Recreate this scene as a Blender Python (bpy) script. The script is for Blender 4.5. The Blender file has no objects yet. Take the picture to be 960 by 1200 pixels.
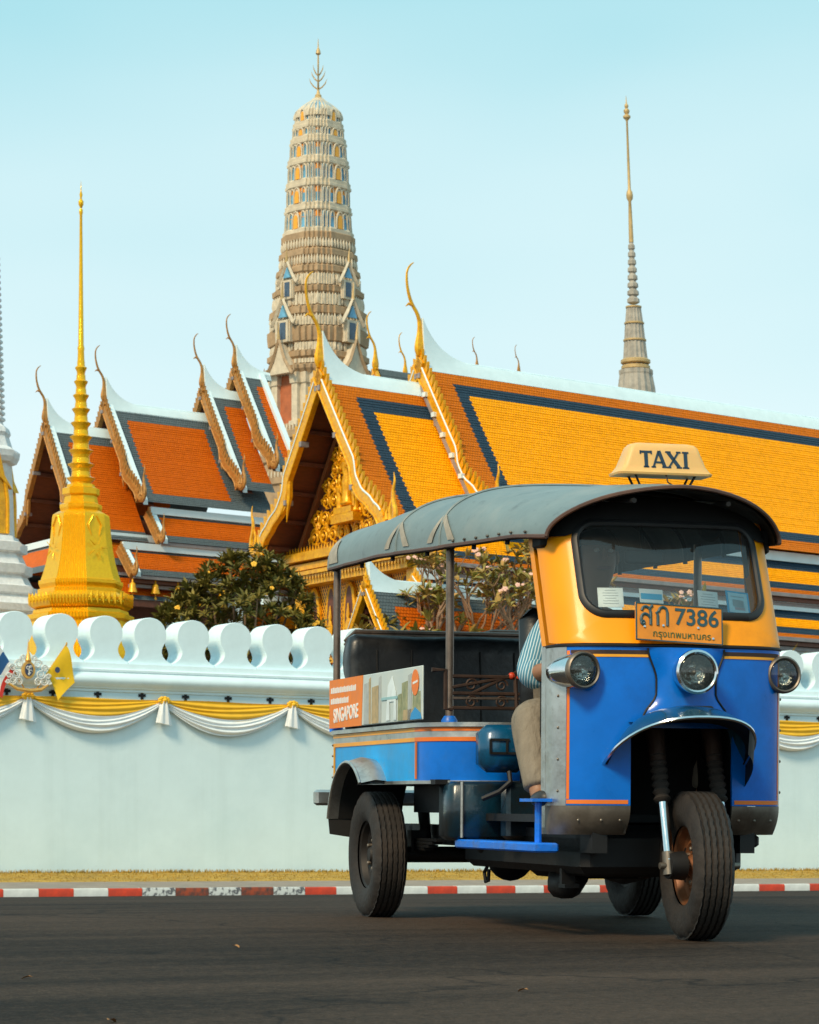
import bpy, bmesh, math, random
from mathutils import Vector, Matrix, noise as mnoise
R = math.radians
PI = math.pi
random.seed(7)
scene = bpy.context.scene
COL = scene.collection

# ---------------------------------------------------------------- camera
FPX, ZC, HOR = 3300.0, 0.675, 1005.0          # focal length in pixels of the 960x1200 photo, eye height, horizon row
cam_d = bpy.data.cameras.new('camera'); cam = bpy.data.objects.new('camera', cam_d); COL.objects.link(cam)
cam.location = (0, 0, ZC); cam.rotation_euler = (R(90), 0, 0)
cam_d.sensor_fit = 'VERTICAL'; cam_d.sensor_height = 36.0; cam_d.lens = 36.0 * FPX / 1200
cam_d.shift_y = (HOR - 600) / 1200
cam_d.clip_start = 0.1; cam_d.clip_end = 5000
cam_d.dof.use_dof = True; cam_d.dof.focus_distance = 11.3; cam_d.dof.aperture_fstop = 20
scene.camera = cam

# ---------------------------------------------------------------- sky and sun
SUN_AZ = Vector((-0.52, -0.85)).normalized(); SUN_EL = R(42)
world = bpy.data.worlds.new('World'); scene.world = world; world.use_nodes = True
wn, wl = world.node_tree.nodes, world.node_tree.links
wn.clear()
w_out = wn.new('ShaderNodeOutputWorld')
sky = wn.new('ShaderNodeTexSky'); sky.sky_type = 'NISHITA'; sky.sun_disc = False
sky.sun_elevation = SUN_EL; sky.sun_rotation = math.atan2(SUN_AZ.x, SUN_AZ.y)
sky.air_density = 1.0; sky.dust_density = 3.0; sky.ozone_density = 1.0
bg1 = wn.new('ShaderNodeBackground'); bg1.inputs['Strength'].default_value = 0.08
wl.new(sky.outputs[0], bg1.inputs[0])
w_tc = wn.new('ShaderNodeTexCoord'); w_sep = wn.new('ShaderNodeSeparateXYZ'); wl.new(w_tc.outputs['Generated'], w_sep.inputs[0])
w_ramp = wn.new('ShaderNodeValToRGB')
w_ramp.color_ramp.elements[0].position = 0.0; w_ramp.color_ramp.elements[0].color = (0.80, 0.92, 0.93, 1)
w_ramp.color_ramp.elements[1].position = 0.75; w_ramp.color_ramp.elements[1].color = (0.38, 0.70, 0.79, 1)
e = w_ramp.color_ramp.elements.new(0.15); e.color = (0.72, 0.89, 0.91, 1); e = w_ramp.color_ramp.elements.new(0.30); e.color = (0.40, 0.725, 0.79, 1)
w_no = wn.new('ShaderNodeTexNoise'); w_no.inputs['Scale'].default_value = 2.6; w_no.inputs['Detail'].default_value = 3
w_map = wn.new('ShaderNodeMapping'); w_map.inputs['Scale'].default_value = (1, 1, 2.6)
wl.new(w_tc.outputs['Generated'], w_map.inputs[0]); wl.new(w_map.outputs[0], w_no.inputs['Vector'])
w_add = wn.new('ShaderNodeMath'); w_add.operation = 'MULTIPLY_ADD'
w_add.inputs[1].default_value = -0.22; wl.new(w_no.outputs[0], w_add.inputs[0])
w_z = wn.new('ShaderNodeMath'); w_z.operation = 'ADD'; w_z.inputs[1].default_value = 0.11; wl.new(w_sep.outputs['Z'], w_z.inputs[0])
wl.new(w_z.outputs[0], w_add.inputs[2]); wl.new(w_add.outputs[0], w_ramp.inputs[0])
bg2 = wn.new('ShaderNodeBackground'); bg2.inputs['Strength'].default_value = 1.2
wl.new(w_ramp.outputs[0], bg2.inputs[0])
w_mix = wn.new('ShaderNodeMixShader'); w_mix.inputs[0].default_value = 0.86
wl.new(bg1.outputs[0], w_mix.inputs[1]); wl.new(bg2.outputs[0], w_mix.inputs[2]); wl.new(w_mix.outputs[0], w_out.inputs[0])

sun_d = bpy.data.lights.new('sun', 'SUN'); sun = bpy.data.objects.new('sun', sun_d); COL.objects.link(sun)
sun_d.energy = 3.5; sun_d.angle = R(12); sun_d.color = (1.0, 0.79, 0.52)
sdir = Vector((SUN_AZ.x * math.cos(SUN_EL), SUN_AZ.y * math.cos(SUN_EL), math.sin(SUN_EL)))
sun.rotation_euler = (-sdir).to_track_quat('-Z', 'Y').to_euler(); sun.location = sdir * 60

scene.view_settings.view_transform = 'Standard'; scene.view_settings.look = 'None'
scene.view_settings.exposure = 0.0; scene.view_settings.gamma = 1.0
scene.render.resolution_x = 819; scene.render.resolution_y = 1024

# ---------------------------------------------------------------- helpers
def P(px, py, Y):
    return Vector(((px - 480) * Y / FPX, Y, ZC + (HOR - py) * Y / FPX))

class MB:
    """collects shapes, then links them as ONE mesh object"""
    def __init__(s): s.v = []; s.f = []; s.uv = []
    def add(s, vs, fs, M=None, uv=None):
        o = len(s.v)
        for i, p in enumerate(vs):
            p = Vector(p)
            s.v.append(M @ p if M is not None else p)
            s.uv.append(uv[i] if uv else (0, 0))
        for f in fs: s.f.append(tuple(o + i for i in f))
        return s
    def box(s, c, size, M=None):
        x, y, z = size[0]/2, size[1]/2, size[2]/2
        vs = [(c[0]+i*x, c[1]+j*y, c[2]+k*z) for i in (-1,1) for j in (-1,1) for k in (-1,1)]
        return s.add(vs, [(0,1,3,2),(4,6,7,5),(0,4,5,1),(2,3,7,6),(0,2,6,4),(1,5,7,3)], M)
    def bbox(s, c, size, b=0.01, M=None):
        """chamfered box"""
        x, y, z = size[0]/2, size[1]/2, size[2]/2
        rings = []
        for k, (dz, i) in enumerate(((-z, b), (-z+b, 0), (z-b, 0), (z, b))):
            X, Y = x-i, y-i
            rings.append([(c[0]+p, c[1]+q, c[2]+dz) for p, q in ((X-b,-Y),(X,-Y+b),(X,Y-b),(X-b,Y),(-X+b,Y),(-X,Y-b),(-X,-Y+b),(-X+b,-Y))])
        return s.loft(rings, M=M)
    def loft(s, rings, closed=True, caps=True, M=None):
        n = len(rings[0]); vs = [p for r in rings for p in r]; fs = []
        for k in range(len(rings)-1):
            for i in range(n if closed else n-1):
                j = (i+1) % n
                fs.append((k*n+i, k*n+j, (k+1)*n+j, (k+1)*n+i))
        if caps and closed:
            fs.append(tuple(range(n))[::-1]); fs.append(tuple((len(rings)-1)*n+i for i in range(n)))
        return s.add(vs, fs, M)
    def tube(s, pts, rad, n=8, caps=True, M=None, flat=1.0, ref=None):
        pts = [Vector(p) for p in pts]; N = len(pts)
        if not hasattr(rad, '__len__'): rad = [rad]*N
        rings = []; prev = None
        for i, p in enumerate(pts):
            t = (pts[min(i+1,N-1)] - pts[max(i-1,0)])
            if t.length < 1e-9: t = Vector((0,0,1))
            t.normalize()
            if prev is None:
                a = Vector(ref) if ref is not None else (Vector((0,0,1)) if abs(t.z) < .9 else Vector((1,0,0)))
            else: a = prev
            a = (a - t*a.dot(t))
            if a.length < 1e-6: a = t.orthogonal()
            a.normalize(); prev = a; b = t.cross(a)
            rings.append([p + a*math.cos(2*PI*k/n)*rad[i] + b*math.sin(2*PI*k/n)*rad[i]*flat for k in range(n)])
        return s.loft(rings, caps=caps, M=M)
    def lathe(s, prof, n=24, M=None, caps=True):
        """profile (r, h) around local Z"""
        rings = [[(r*math.cos(2*PI*k/n), r*math.sin(2*PI*k/n), h) for k in range(n)] for r, h in prof]
        return s.loft(rings, caps=caps, M=M)
    def prism(s, poly, d0, d1, M=None):
        """2-D polygon (x, z) extruded in y"""
        n = len(poly)
        vs = [(x, d0, z) for x, z in poly] + [(x, d1, z) for x, z in poly]
        fs = [(i, (i+1) % n, n+(i+1) % n, n+i) for i in range(n)] + [tuple(range(n))[::-1], tuple(range(n, 2*n))]
        return s.add(vs, fs, M)
    def sphere(s, c, r, n=12, m=8, M=None):
        if not hasattr(r, '__len__'): r = (r, r, r)
        rings = []
        for i in range(m+1):
            a = -PI/2 + PI*i/m; rr = max(math.cos(a), .02)
            rings.append([(c[0]+r[0]*rr*math.cos(2*PI*k/n), c[1]+r[1]*rr*math.sin(2*PI*k/n), c[2]+r[2]*math.sin(a)) for k in range(n)])
        return s.loft(rings, M=M)
    def mesh(s, name, smooth=40, recalc=True):
        me = bpy.data.meshes.new(name)
        me.from_pydata([tuple(p) for p in s.v], [], s.f)
        if recalc:
            bm = bmesh.new(); bm.from_mesh(me); bmesh.ops.recalc_face_normals(bm, faces=bm.faces); bm.to_mesh(me); bm.free()
        if any(u != (0, 0) for u in s.uv):
            lay = me.uv_layers.new(name='UVMap')
            for l in me.loops: lay.data[l.index].uv = s.uv[l.vertex_index]
        if smooth:
            me.polygons.foreach_set('use_smooth', [True]*len(me.polygons))
            me.set_sharp_from_angle(angle=R(smooth))
        me.update()
        return me
    def build(s, name, m, parent=None, smooth=40, recalc=True):
        return link(name, s.mesh(name, smooth, recalc), m, parent)

def link(name, me, m, parent=None):
    o = bpy.data.objects.new(name, me); COL.objects.link(o)
    if m is not None:
        if len(me.materials) == 0: me.materials.append(m)
    if parent is not None: o.parent = parent
    return o
def inst(name, me, parent, M):
    """another piece that shares mesh data"""
    o = bpy.data.objects.new(name, me); COL.objects.link(o)
    if parent is not None: o.parent = parent
    o.matrix_local = M
    return o
def empty(name, M=None):
    o = bpy.data.objects.new(name, None); COL.objects.link(o); o.empty_display_size = .2
    if M is not None: o.matrix_world = M if isinstance(M, Matrix) else Matrix.Translation(M)
    return o
def tag(o, label, cat, group=None):
    o['label'] = label; o['category'] = cat
    if group: o['group'] = group
    return o
def struct(o): o['kind'] = 'structure'; return o
def T(x, y, z): return Matrix.Translation((x, y, z))
def RX(a): return Matrix.Rotation(a, 4, 'X')
def RY(a): return Matrix.Rotation(a, 4, 'Y')
def RZ(a): return Matrix.Rotation(a, 4, 'Z')
def S3(x, y, z): return Matrix.Diagonal((x, y, z, 1))
def basis(o, x, y, z):
    return Matrix(((x[0], y[0], z[0], o[0]), (x[1], y[1], z[1], o[1]), (x[2], y[2], z[2], o[2]), (0, 0, 0, 1)))
def smooth(e0, e1, x):
    t = min(1, max(0, (x-e0)/(e1-e0))); return t*t*(3-2*t)
def lerp(a, b, t): return a + (b-a)*t
def spline(pts, k=6):
    """Catmull-Rom through points of any dimension"""
    out = []; n = len(pts)
    for i in range(n-1):
        p0, p1, p2, p3 = pts[max(i-1,0)], pts[i], pts[i+1], pts[min(i+2,n-1)]
        for j in range(k):
            t = j/k
            out.append(tuple(.5*((2*b)+(-a+c)*t+(2*a-5*b+4*c-d)*t*t+(-a+3*b-3*c+d)*t**3) for a, b, c, d in zip(p0, p1, p2, p3)))
    out.append(tuple(pts[-1])); return out

# ---------------------------------------------------------------- materials
def mat(name, col, rough=.6, metal=0., var=.12, scale=6., bump=0., bscale=30., coat=0., col2=None, spec=.5, cut=None, sub=0., stretch=None):
    m = bpy.data.materials.new(name); m.use_nodes = True
    nt = m.node_tree; N, Lk = nt.nodes, nt.links
    b = N['Principled BSDF']
    b.inputs['Roughness'].default_value = rough; b.inputs['Metallic'].default_value = metal
    b.inputs['Coat Weight'].default_value = coat; b.inputs['Coat Roughness'].default_value = .12
    b.inputs['Specular IOR Level'].default_value = spec
    if sub: b.inputs['Subsurface Weight'].default_value = sub
    tc = N.new('ShaderNodeTexCoord'); mp = N.new('ShaderNodeMapping'); Lk.new(tc.outputs['Object'], mp.inputs[0])
    if stretch: mp.inputs['Scale'].default_value = stretch
    no = N.new('ShaderNodeTexNoise'); no.inputs['Scale'].default_value = scale; no.inputs['Detail'].default_value = 6; no.inputs['Roughness'].default_value = .62
    Lk.new(mp.outputs[0], no.inputs['Vector'])
    rp = N.new('ShaderNodeValToRGB')
    lo, hi = cut or (.3, .7)
    rp.color_ramp.elements[0].position = lo; rp.color_ramp.elements[1].position = hi
    c1 = [c*(1-var) for c in col]; c2 = list(col2) if col2 else [min(1, c*(1+var)) for c in col]
    if col2: c1 = list(col)
    rp.color_ramp.elements[0].color = (*c1, 1); rp.color_ramp.elements[1].color = (*c2, 1)
    Lk.new(no.outputs[0], rp.inputs[0]); Lk.new(rp.outputs[0], b.inputs['Base Color'])
    mr = N.new('ShaderNodeMapRange'); mr.inputs[1].default_value = .3; mr.inputs[2].default_value = .7
    mr.inputs[3].default_value = max(.02, rough-.08); mr.inputs[4].default_value = min(1, rough+.08)
    Lk.new(no.outputs[0], mr.inputs[0]); Lk.new(mr.outputs[0], b.inputs['Roughness'])
    if bump:
        n2 = N.new('ShaderNodeTexNoise'); n2.inputs['Scale'].default_value = bscale; n2.inputs['Detail'].default_value = 4
        Lk.new(mp.outputs[0], n2.inputs['Vector'])
        bp = N.new('ShaderNodeBump'); bp.inputs['Strength'].default_value = bump; bp.inputs['Distance'].default_value = .02
        Lk.new(n2.outputs[0], bp.inputs['Height']); Lk.new(bp.outputs[0], b.inputs['Normal'])
    return m

def grime(m, col, amt, scale, lo=.52, hi=.74, stretch=(1, 1, 1), rough=None):
    """a layer of dust, scuffs or streaks with a shape of its own"""
    N, Lk = m.node_tree.nodes, m.node_tree.links; b = N['Principled BSDF']; src = b.inputs['Base Color'].links[0].from_socket
    tc = N.new('ShaderNodeTexCoord'); mp = N.new('ShaderNodeMapping'); mp.inputs['Scale'].default_value = stretch; Lk.new(tc.outputs['Object'], mp.inputs[0])
    n = N.new('ShaderNodeTexNoise'); n.inputs['Scale'].default_value = scale; n.inputs['Detail'].default_value = 8; n.inputs['Roughness'].default_value = .7; Lk.new(mp.outputs[0], n.inputs['Vector'])
    r = N.new('ShaderNodeMapRange'); r.inputs[1].default_value = lo; r.inputs[2].default_value = hi; r.inputs[3].default_value = 0; r.inputs[4].default_value = amt; Lk.new(n.outputs[0], r.inputs[0])
    x = N.new('ShaderNodeMix'); x.data_type = 'RGBA'; Lk.new(r.outputs[0], x.inputs[0]); Lk.new(src, x.inputs[6]); x.inputs[7].default_value = (*col, 1); Lk.new(x.outputs[2], b.inputs['Base Color'])
    return m

def tile_mat(name, outer, band, field, wl, wt, wb, bw, vmax, tw=.12, th=.13, wr=999.):
    """glazed roof tiles: each tile takes one colour, so the bands step tile by tile"""
    m = bpy.data.materials.new(name); m.use_nodes = True
    nt = m.node_tree; N, Lk = nt.nodes, nt.links
    b = N['Principled BSDF']; b.inputs['Roughness'].default_value = .5; b.inputs['Specular IOR Level'].default_value = .06
    def M(op, a, c=None, d=None):
        n = N.new('ShaderNodeMath'); n.operation = op
        for i, x in enumerate((a, c, d)):
            if x is None: continue
            if isinstance(x, (int, float)): n.inputs[i].default_value = x
            else: Lk.new(x, n.inputs[i])
        return n.outputs[0]
    uv = N.new('ShaderNodeUVMap'); sp = N.new('ShaderNodeSeparateXYZ'); Lk.new(uv.outputs[0], sp.inputs[0])
    U, V = sp.outputs[0], sp.outputs[1]
    iv = M('FLOOR', M('DIVIDE', V, th))
    off = M('MULTIPLY', M('MODULO', iv, 2.0), .5)
    ur = M('ADD', M('DIVIDE', U, tw), off)
    iu = M('FLOOR', ur)
    ut = M('MULTIPLY', M('ADD', M('SUBTRACT', iu, off), .5), tw)
    vt = M('MULTIPLY', M('ADD', iv, .5), th)
    d = M('MINIMUM', M('SUBTRACT', ut, wl), M('MINIMUM', M('SUBTRACT', vt, wt), M('MINIMUM', M('SUBTRACT', vmax-wb, vt), M('SUBTRACT', wr, ut))))
    isb = M('GREATER_THAN', d, 0.0); isf = M('GREATER_THAN', d, bw)
    def mix(f, a, c):
        n = N.new('ShaderNodeMix'); n.data_type = 'RGBA'; Lk.new(f, n.inputs[0])
        for i, x in ((6, a), (7, c)):
            if isinstance(x, tuple): n.inputs[i].default_value = (*x, 1)
            else: Lk.new(x, n.inputs[i])
        return n.outputs[2]
    c = mix(isf, mix(isb, outer, band), field)
    cb = N.new('ShaderNodeCombineXYZ'); Lk.new(iu, cb.inputs[0]); Lk.new(iv, cb.inputs[1])
    wnz = N.new('ShaderNodeTexWhiteNoise'); wnz.noise_dimensions = '2D'; Lk.new(cb.outputs[0], wnz.inputs[0])
    no = N.new('ShaderNodeTexNoise'); no.inputs['Scale'].default_value = .35; no.inputs['Detail'].default_value = 3; Lk.new(uv.outputs[0], no.inputs['Vector'])
    val = M('ADD', M('MULTIPLY', wnz.outputs[0], .17), M('ADD', M('MULTIPLY', no.outputs[0], .16), .84))
    hs = N.new('ShaderNodeHueSaturation'); Lk.new(val, hs.inputs['Value']); Lk.new(c, hs.inputs['Color'])
    Lk.new(hs.outputs[0], b.inputs['Base Color'])
    fu = M('SUBTRACT', ur, iu)
    hgt = M('SUBTRACT', 1.0, M('POWER', M('ABSOLUTE', M('MULTIPLY', M('SUBTRACT', fu, .5), 2.0)), 3.0))
    bp = N.new('ShaderNodeBump'); bp.inputs['Strength'].default_value = .5; bp.inputs['Distance'].default_value = .025
    Lk.new(hgt, bp.inputs['Height']); Lk.new(bp.outputs[0], b.inputs['Normal'])
    return m

def wall_mat():
    m = mat('white_limewash', (.69, .845, .89), .8, var=.03, scale=1.2, bump=.2, bscale=9)
    N, Lk = m.node_tree.nodes, m.node_tree.links; b = N['Principled BSDF']; src = b.inputs['Base Color'].links[0].from_socket
    tc = N.new('ShaderNodeTexCoord')
    def layer(src, scale, size, lo, hi, col, fac):
        mp = N.new('ShaderNodeMapping'); mp.inputs['Scale'].default_value = scale; Lk.new(tc.outputs['Object'], mp.inputs[0])
        n = N.new('ShaderNodeTexNoise'); n.inputs['Scale'].default_value = size; n.inputs['Detail'].default_value = 7; n.inputs['Roughness'].default_value = .65; Lk.new(mp.outputs[0], n.inputs['Vector'])
        r = N.new('ShaderNodeMapRange'); r.inputs[1].default_value = lo; r.inputs[2].default_value = hi; r.inputs[3].default_value = 0; r.inputs[4].default_value = fac; Lk.new(n.outputs[0], r.inputs[0])
        x = N.new('ShaderNodeMix'); x.data_type = 'RGBA'; x.blend_type = 'MULTIPLY'; Lk.new(r.outputs[0], x.inputs[0]); Lk.new(src, x.inputs[6]); x.inputs[7].default_value = (*col, 1); return x.outputs[2]
    c = layer(src, (1, 1, .06), 2.6, .50, .72, (.74, .77, .76), .22)       # rain streaks
    c = layer(c, (1, 1, 1), .45, .48, .70, (.84, .88, .89), .5)            # repainted patches
    c = layer(c, (1, 1, 1), 9., .66, .74, (.62, .60, .55), .3)             # scuffs
    Lk.new(c, b.inputs['Base Color']); return m
WHITE = wall_mat()
WHITE2 = mat('white_plaster_trim', (.72, .865, .905), .7, var=.05, scale=3, bump=.1, bscale=14)
GOLD = mat('gilding', (.97, .40, .006), .34, .22, var=.3, scale=9, bump=.35, bscale=26)
GOLDW = mat('gold_mosaic_wall', (.92, .40, .015), .42, .12, scale=5, var=.35, bump=.6, bscale=18)
BRONZE = mat('weathered_gilding', (.44, .21, .05), .5, .2, var=.35, scale=10, bump=.3, bscale=20)
SOFFIT = mat('red_soffit_boards', (.15, .045, .022), .65, var=.3, scale=4, stretch=(1, 1, 6))
BROWNW = mat('dark_red_timber', (.14, .05, .03), .6, var=.25, scale=6)
DARKMOS = mat('dark_glass_mosaic', (.09, .10, .13), .35, var=.6, scale=26, bump=.3)
BLUEMOS = mat('blue_glass_mosaic', (.03, .22, .55), .25, .1, var=.4, scale=18)
GREYTRIM = mat('grey_fascia', (.28, .25, .25), .7, var=.2, scale=5)
STONE = mat('shade_darkened_stone', (.38, .26, .15), .7, var=.26, scale=2.2, bump=.4, bscale=9)  # stone darkened to put recess shadows into the lower tiers' colour
STONE2 = mat('pale_porcelain_stone', (.60, .52, .39), .65, var=.2, scale=3, bump=.3, bscale=9)
ORANGEN = mat('orange_glaze', (.80, .30, .03), .45, var=.2, scale=4)
BLUEN = mat('blue_glaze', (.13, .36, .55), .35, var=.35, scale=3)
BRICKRED = mat('brick_red_render', (.44, .13, .05), .75, var=.2, scale=3)
CHEDI = mat('white_mosaic', (.74, .76, .77), .55, var=.12, scale=8, bump=.5, bscale=16)
SPIREG = mat('grey_mosaic_stone', (.36, .33, .28), .6, var=.3, scale=3, bump=.3, bscale=10)
SPIREB = mat('brass_ribs', (.52, .36, .16), .5, .2, var=.2, scale=4)
# ================================================================ THE SETTING
KA = R(32.0); KU = Vector((math.cos(KA), math.sin(KA))); KN = Vector((-math.sin(KA), math.cos(KA))); K0 = Vector((-7.2, 49.5))
def kd(X, Y): return (X-K0.x)*KN.x + (Y-K0.y)*KN.y
def road_z_d(d):
    if d < -52: return .455 - .021*19 - .002*(-52-d)
    if d < -35: return .455 - .021*(-33-d)
    if d < -31:
        t = (d+35)/4; a = .455-.042; b = .455*(31/33) - .02*(2/33)
        m0, m1 = .021*4, -.0144*4
        return (2*t**3-3*t*t+1)*a + (t**3-2*t*t+t)*m0 + (-2*t**3+3*t*t)*b + (t**3-t*t)*m1
    return lerp(.455, -.02, (d+33)/33)
def road_z(X, Y): return road_z_d(kd(X, Y))
def t_at(px, d):
    """distance along the kerb line at which the line offset by d crosses image column px"""
    r = (px-480)/FPX; o = K0 + KN*d
    return (r*o.y - o.x)/(KU.x - r*KU.y)
KM = Matrix.Translation((K0.x, K0.y, 0)) @ RZ(KA)      # local x along the kerb, y away from the road

def asphalt():
    m = bpy.data.materials.new('asphalt'); m.use_nodes = True
    N, Lk = m.node_tree.nodes, m.node_tree.links; b = N['Principled BSDF']
    tc = N.new('ShaderNodeTexCoord')
    n1 = N.new('ShaderNodeTexNoise'); n1.inputs['Scale'].default_value = .35; n1.inputs['Detail'].default_value = 6
    n2 = N.new('ShaderNodeTexNoise'); n2.inputs['Scale'].default_value = 30; n2.inputs['Detail'].default_value = 5; n2.inputs['Roughness'].default_value = .8
    mp = N.new('ShaderNodeMapping'); mp.inputs['Scale'].default_value = (.25, 2.2, 1)
    n3 = N.new('ShaderNodeTexNoise'); n3.inputs['Scale'].default_value = 1.3; n3.inputs['Detail'].default_value = 5
    Lk.new(tc.outputs['Object'], n1.inputs['Vector']); Lk.new(tc.outputs['Object'], n2.inputs['Vector'])
    Lk.new(tc.outputs['Object'], mp.inputs[0]); Lk.new(mp.outputs[0], n3.inputs['Vector'])
    a = N.new('ShaderNodeMath'); a.operation = 'ADD'; Lk.new(n1.outputs[0], a.inputs[0]); Lk.new(n3.outputs[0], a.inputs[1])
    a2 = N.new('ShaderNodeMath'); a2.operation = 'MULTIPLY_ADD'; a2.inputs[1].default_value = 1.7
    Lk.new(n2.outputs[0], a2.inputs[0]); Lk.new(a.outputs[0], a2.inputs[2])
    rp = N.new('ShaderNodeValToRGB'); rp.color_ramp.elements[0].position = .25; rp.color_ramp.elements[1].position = 1.0
    mr = N.new('ShaderNodeMapRange'); mr.inputs[1].default_value = 1.15; mr.inputs[2].default_value = 2.7; Lk.new(a2.outputs[0], mr.inputs[0])
    rp.color_ramp.elements[0].color = (.012, .0078, .0052, 1); rp.color_ramp.elements[1].color = (.100, .066, .046, 1)
    Lk.new(mr.outputs[0], rp.inputs[0])
    vc = N.new('ShaderNodeTexVoronoi'); vc.feature = 'DISTANCE_TO_EDGE'; vc.inputs['Scale'].default_value = .32
    wp_ = N.new('ShaderNodeTexNoise'); wp_.inputs['Scale'].default_value = 1.6; wp_.inputs['Detail'].default_value = 5; Lk.new(tc.outputs['Object'], wp_.inputs['Vector'])
    vm = N.new('ShaderNodeVectorMath'); vm.operation = 'ADD'; Lk.new(tc.outputs['Object'], vm.inputs[0]); Lk.new(wp_.outputs[1], vm.inputs[1]); Lk.new(vm.outputs[0], vc.inputs['Vector'])
    ck = N.new('ShaderNodeMapRange'); ck.inputs[1].default_value = .0; ck.inputs[2].default_value = .007; ck.inputs[3].default_value = .35; ck.inputs[4].default_value = 1.; Lk.new(vc.outputs['Distance'], ck.inputs[0])
    sp_ = N.new('ShaderNodeTexNoise'); sp_.inputs['Scale'].default_value = 130; sp_.inputs['Detail'].default_value = 2; Lk.new(tc.outputs['Object'], sp_.inputs['Vector'])
    sr = N.new('ShaderNodeMapRange'); sr.inputs[1].default_value = .60; sr.inputs[2].default_value = .75; sr.inputs[3].default_value = 1.; sr.inputs[4].default_value = 2.6; Lk.new(sp_.outputs[0], sr.inputs[0])
    ml = N.new('ShaderNodeMath'); ml.operation = 'MULTIPLY'; Lk.new(ck.outputs[0], ml.inputs[0]); Lk.new(sr.outputs[0], ml.inputs[1])
    sc_ = N.new('ShaderNodeVectorMath'); sc_.operation = 'SCALE'; Lk.new(rp.outputs[0], sc_.inputs[0]); Lk.new(ml.outputs[0], sc_.inputs['Scale']); Lk.new(sc_.outputs[0], b.inputs['Base Color'])
    b.inputs['Roughness'].default_value = .82; b.inputs['Specular IOR Level'].default_value = .12
    v = N.new('ShaderNodeTexVoronoi'); v.inputs['Scale'].default_value = 90; Lk.new(tc.outputs['Object'], v.inputs['Vector'])
    bp = N.new('ShaderNodeBump'); bp.inputs['Strength'].default_value = .6; bp.inputs['Distance'].default_value = .006
    Lk.new(v.outputs['Distance'], bp.inputs['Height']); Lk.new(bp.outputs[0], b.inputs['Normal'])
    return m
ASPH = asphalt()
GROUND = mat('bare_ground', (.16, .13, .09), .9, var=.2, scale=.3)
PAVE = mat('pavement_slabs', (.27, .22, .18), .85, var=.2, scale=3, bump=.2)
GRASSB = mat('dry_turf', (.40, .24, .03), .9, var=.35, scale=2.5)
GRASS = mat('dry_grass_blades', (.46, .26, .03), .8, col2=(.24, .18, .03), scale=1.5)
KRED = mat('kerb_red_paint', (.55, .045, .012), .6, var=.25, scale=5, bump=.15)
KWHITE = mat('kerb_white_paint', (.66, .66, .63), .65, var=.12, scale=5, bump=.15)
KWORN = mat('kerb_worn_white_paint', (.10, .10, .11), .7, col2=(.62, .63, .61), scale=9, cut=(.44, .52))
KWORNR = mat('kerb_worn_red_paint', (.09, .04, .03), .7, col2=(.35, .06, .02), scale=7, cut=(.42, .62))

mb = MB(); mb.box((0, 600, -1.2), (6000, 6000, .4)); struct(mb.build('ground', GROUND, smooth=0))
ds = [-130, -90, -70, -60, -52, -48, -44, -41, -39, -37, -36, -35] + [-35+.25*i for i in range(1, 16)] + [-31, -28, -24, -18, -12, -6, 0.02]
mb = MB(); rings = [[(x, d, road_z_d(d)) for x in (-160, -40, 0, 40, 160)] for d in ds]
mb.loft(rings, closed=False); o = struct(mb.build('road', ASPH)); o.matrix_world = KM
mb = MB(); mb.loft([[(x, y, z) for x in (-160, 160)] for y, z in ((.17, .118), (1.2, .165), (2.6, .215))], closed=False)
o = struct(mb.build('pavement', PAVE)); o.matrix_world = KM
mb = MB(); mb.loft([[(x, y, z) for x in (-160, 160)] for y, z in ((2.6, .211), (3.4, .27), (5.3, .40))], closed=False)
o = struct(mb.build('verge', GRASSB)); o.matrix_world = KM
# grass blades on the verge
mb = MB(); rg = random.Random(3)
def vz(y): return lerp(.211, .27, (y-2.6)/.8) if y < 3.4 else lerp(.27, .40, (y-3.4)/1.9)
for i in range(17000):
    x = rg.uniform(-4.5, 27); y = 2.6 + 2.38*rg.random()**.8
    if i % 4 == 0: y = rg.uniform(4.82, 4.98)
    h = rg.uniform(.012, .035) * (2.6 if i % 4 == 0 else 1); w = rg.uniform(.008, .02); a = rg.uniform(0, PI); lx, ly = rg.uniform(-.5, .5)*h, rg.uniform(-.5, .5)*h
    z = vz(y) - .004
    mb.add([(x-w*math.cos(a), y-w*math.sin(a), z), (x+w*math.cos(a), y+w*math.sin(a), z), (x+lx, y+ly, z+h)], [(0, 1, 2)])
o = mb.build('grass', GRASS, smooth=0, recalc=False); o.matrix_world = KM; o['kind'] = 'stuff'
o['label'] = 'dry yellow grass along the foot of the white wall'
# palace courtyard behind the wall
mb = MB(); mb.box((0, 160, .28), (400, 309, .2)); o = struct(mb.build('courtyard', PAVE, smooth=0)); o.matrix_world = KM
# kerb: painted stones, one object each
kerb = struct(empty('kerb', KM)); kl = .68; kt0 = t_at(127, 0)
kme = MB(); n_ = 6
prof = [(0, -.06), (0, .095), (.012, .118), (.035, .125), (.17, .125), (.17, -.06)]
kme.loft([[(x, y, z) for y, z in prof] for x in (.003, kl-.004)])
km_r = kme.mesh('kerb_stone_red', 30); km_r.materials.append(KRED)
km_w = kme.mesh('kerb_stone_white', 30); km_w.materials.append(KWHITE)
km_x = kme.mesh('kerb_stone_worn', 30); km_x.materials.append(KWORN)
km_y = kme.mesh('kerb_stone_worn_red', 30); km_y.materials.append(KWORNR)
for k in range(-9, 36):
    me = km_r if k % 2 == 0 else km_w
    if k in (1, 3, 5): me = km_x
    if k in (2, 4): me = km_y
    inst('kerb_stone', me, kerb, T(kt0 + k*kl, rg.uniform(-.004, .004), rg.uniform(-.004, .004)))

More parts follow.
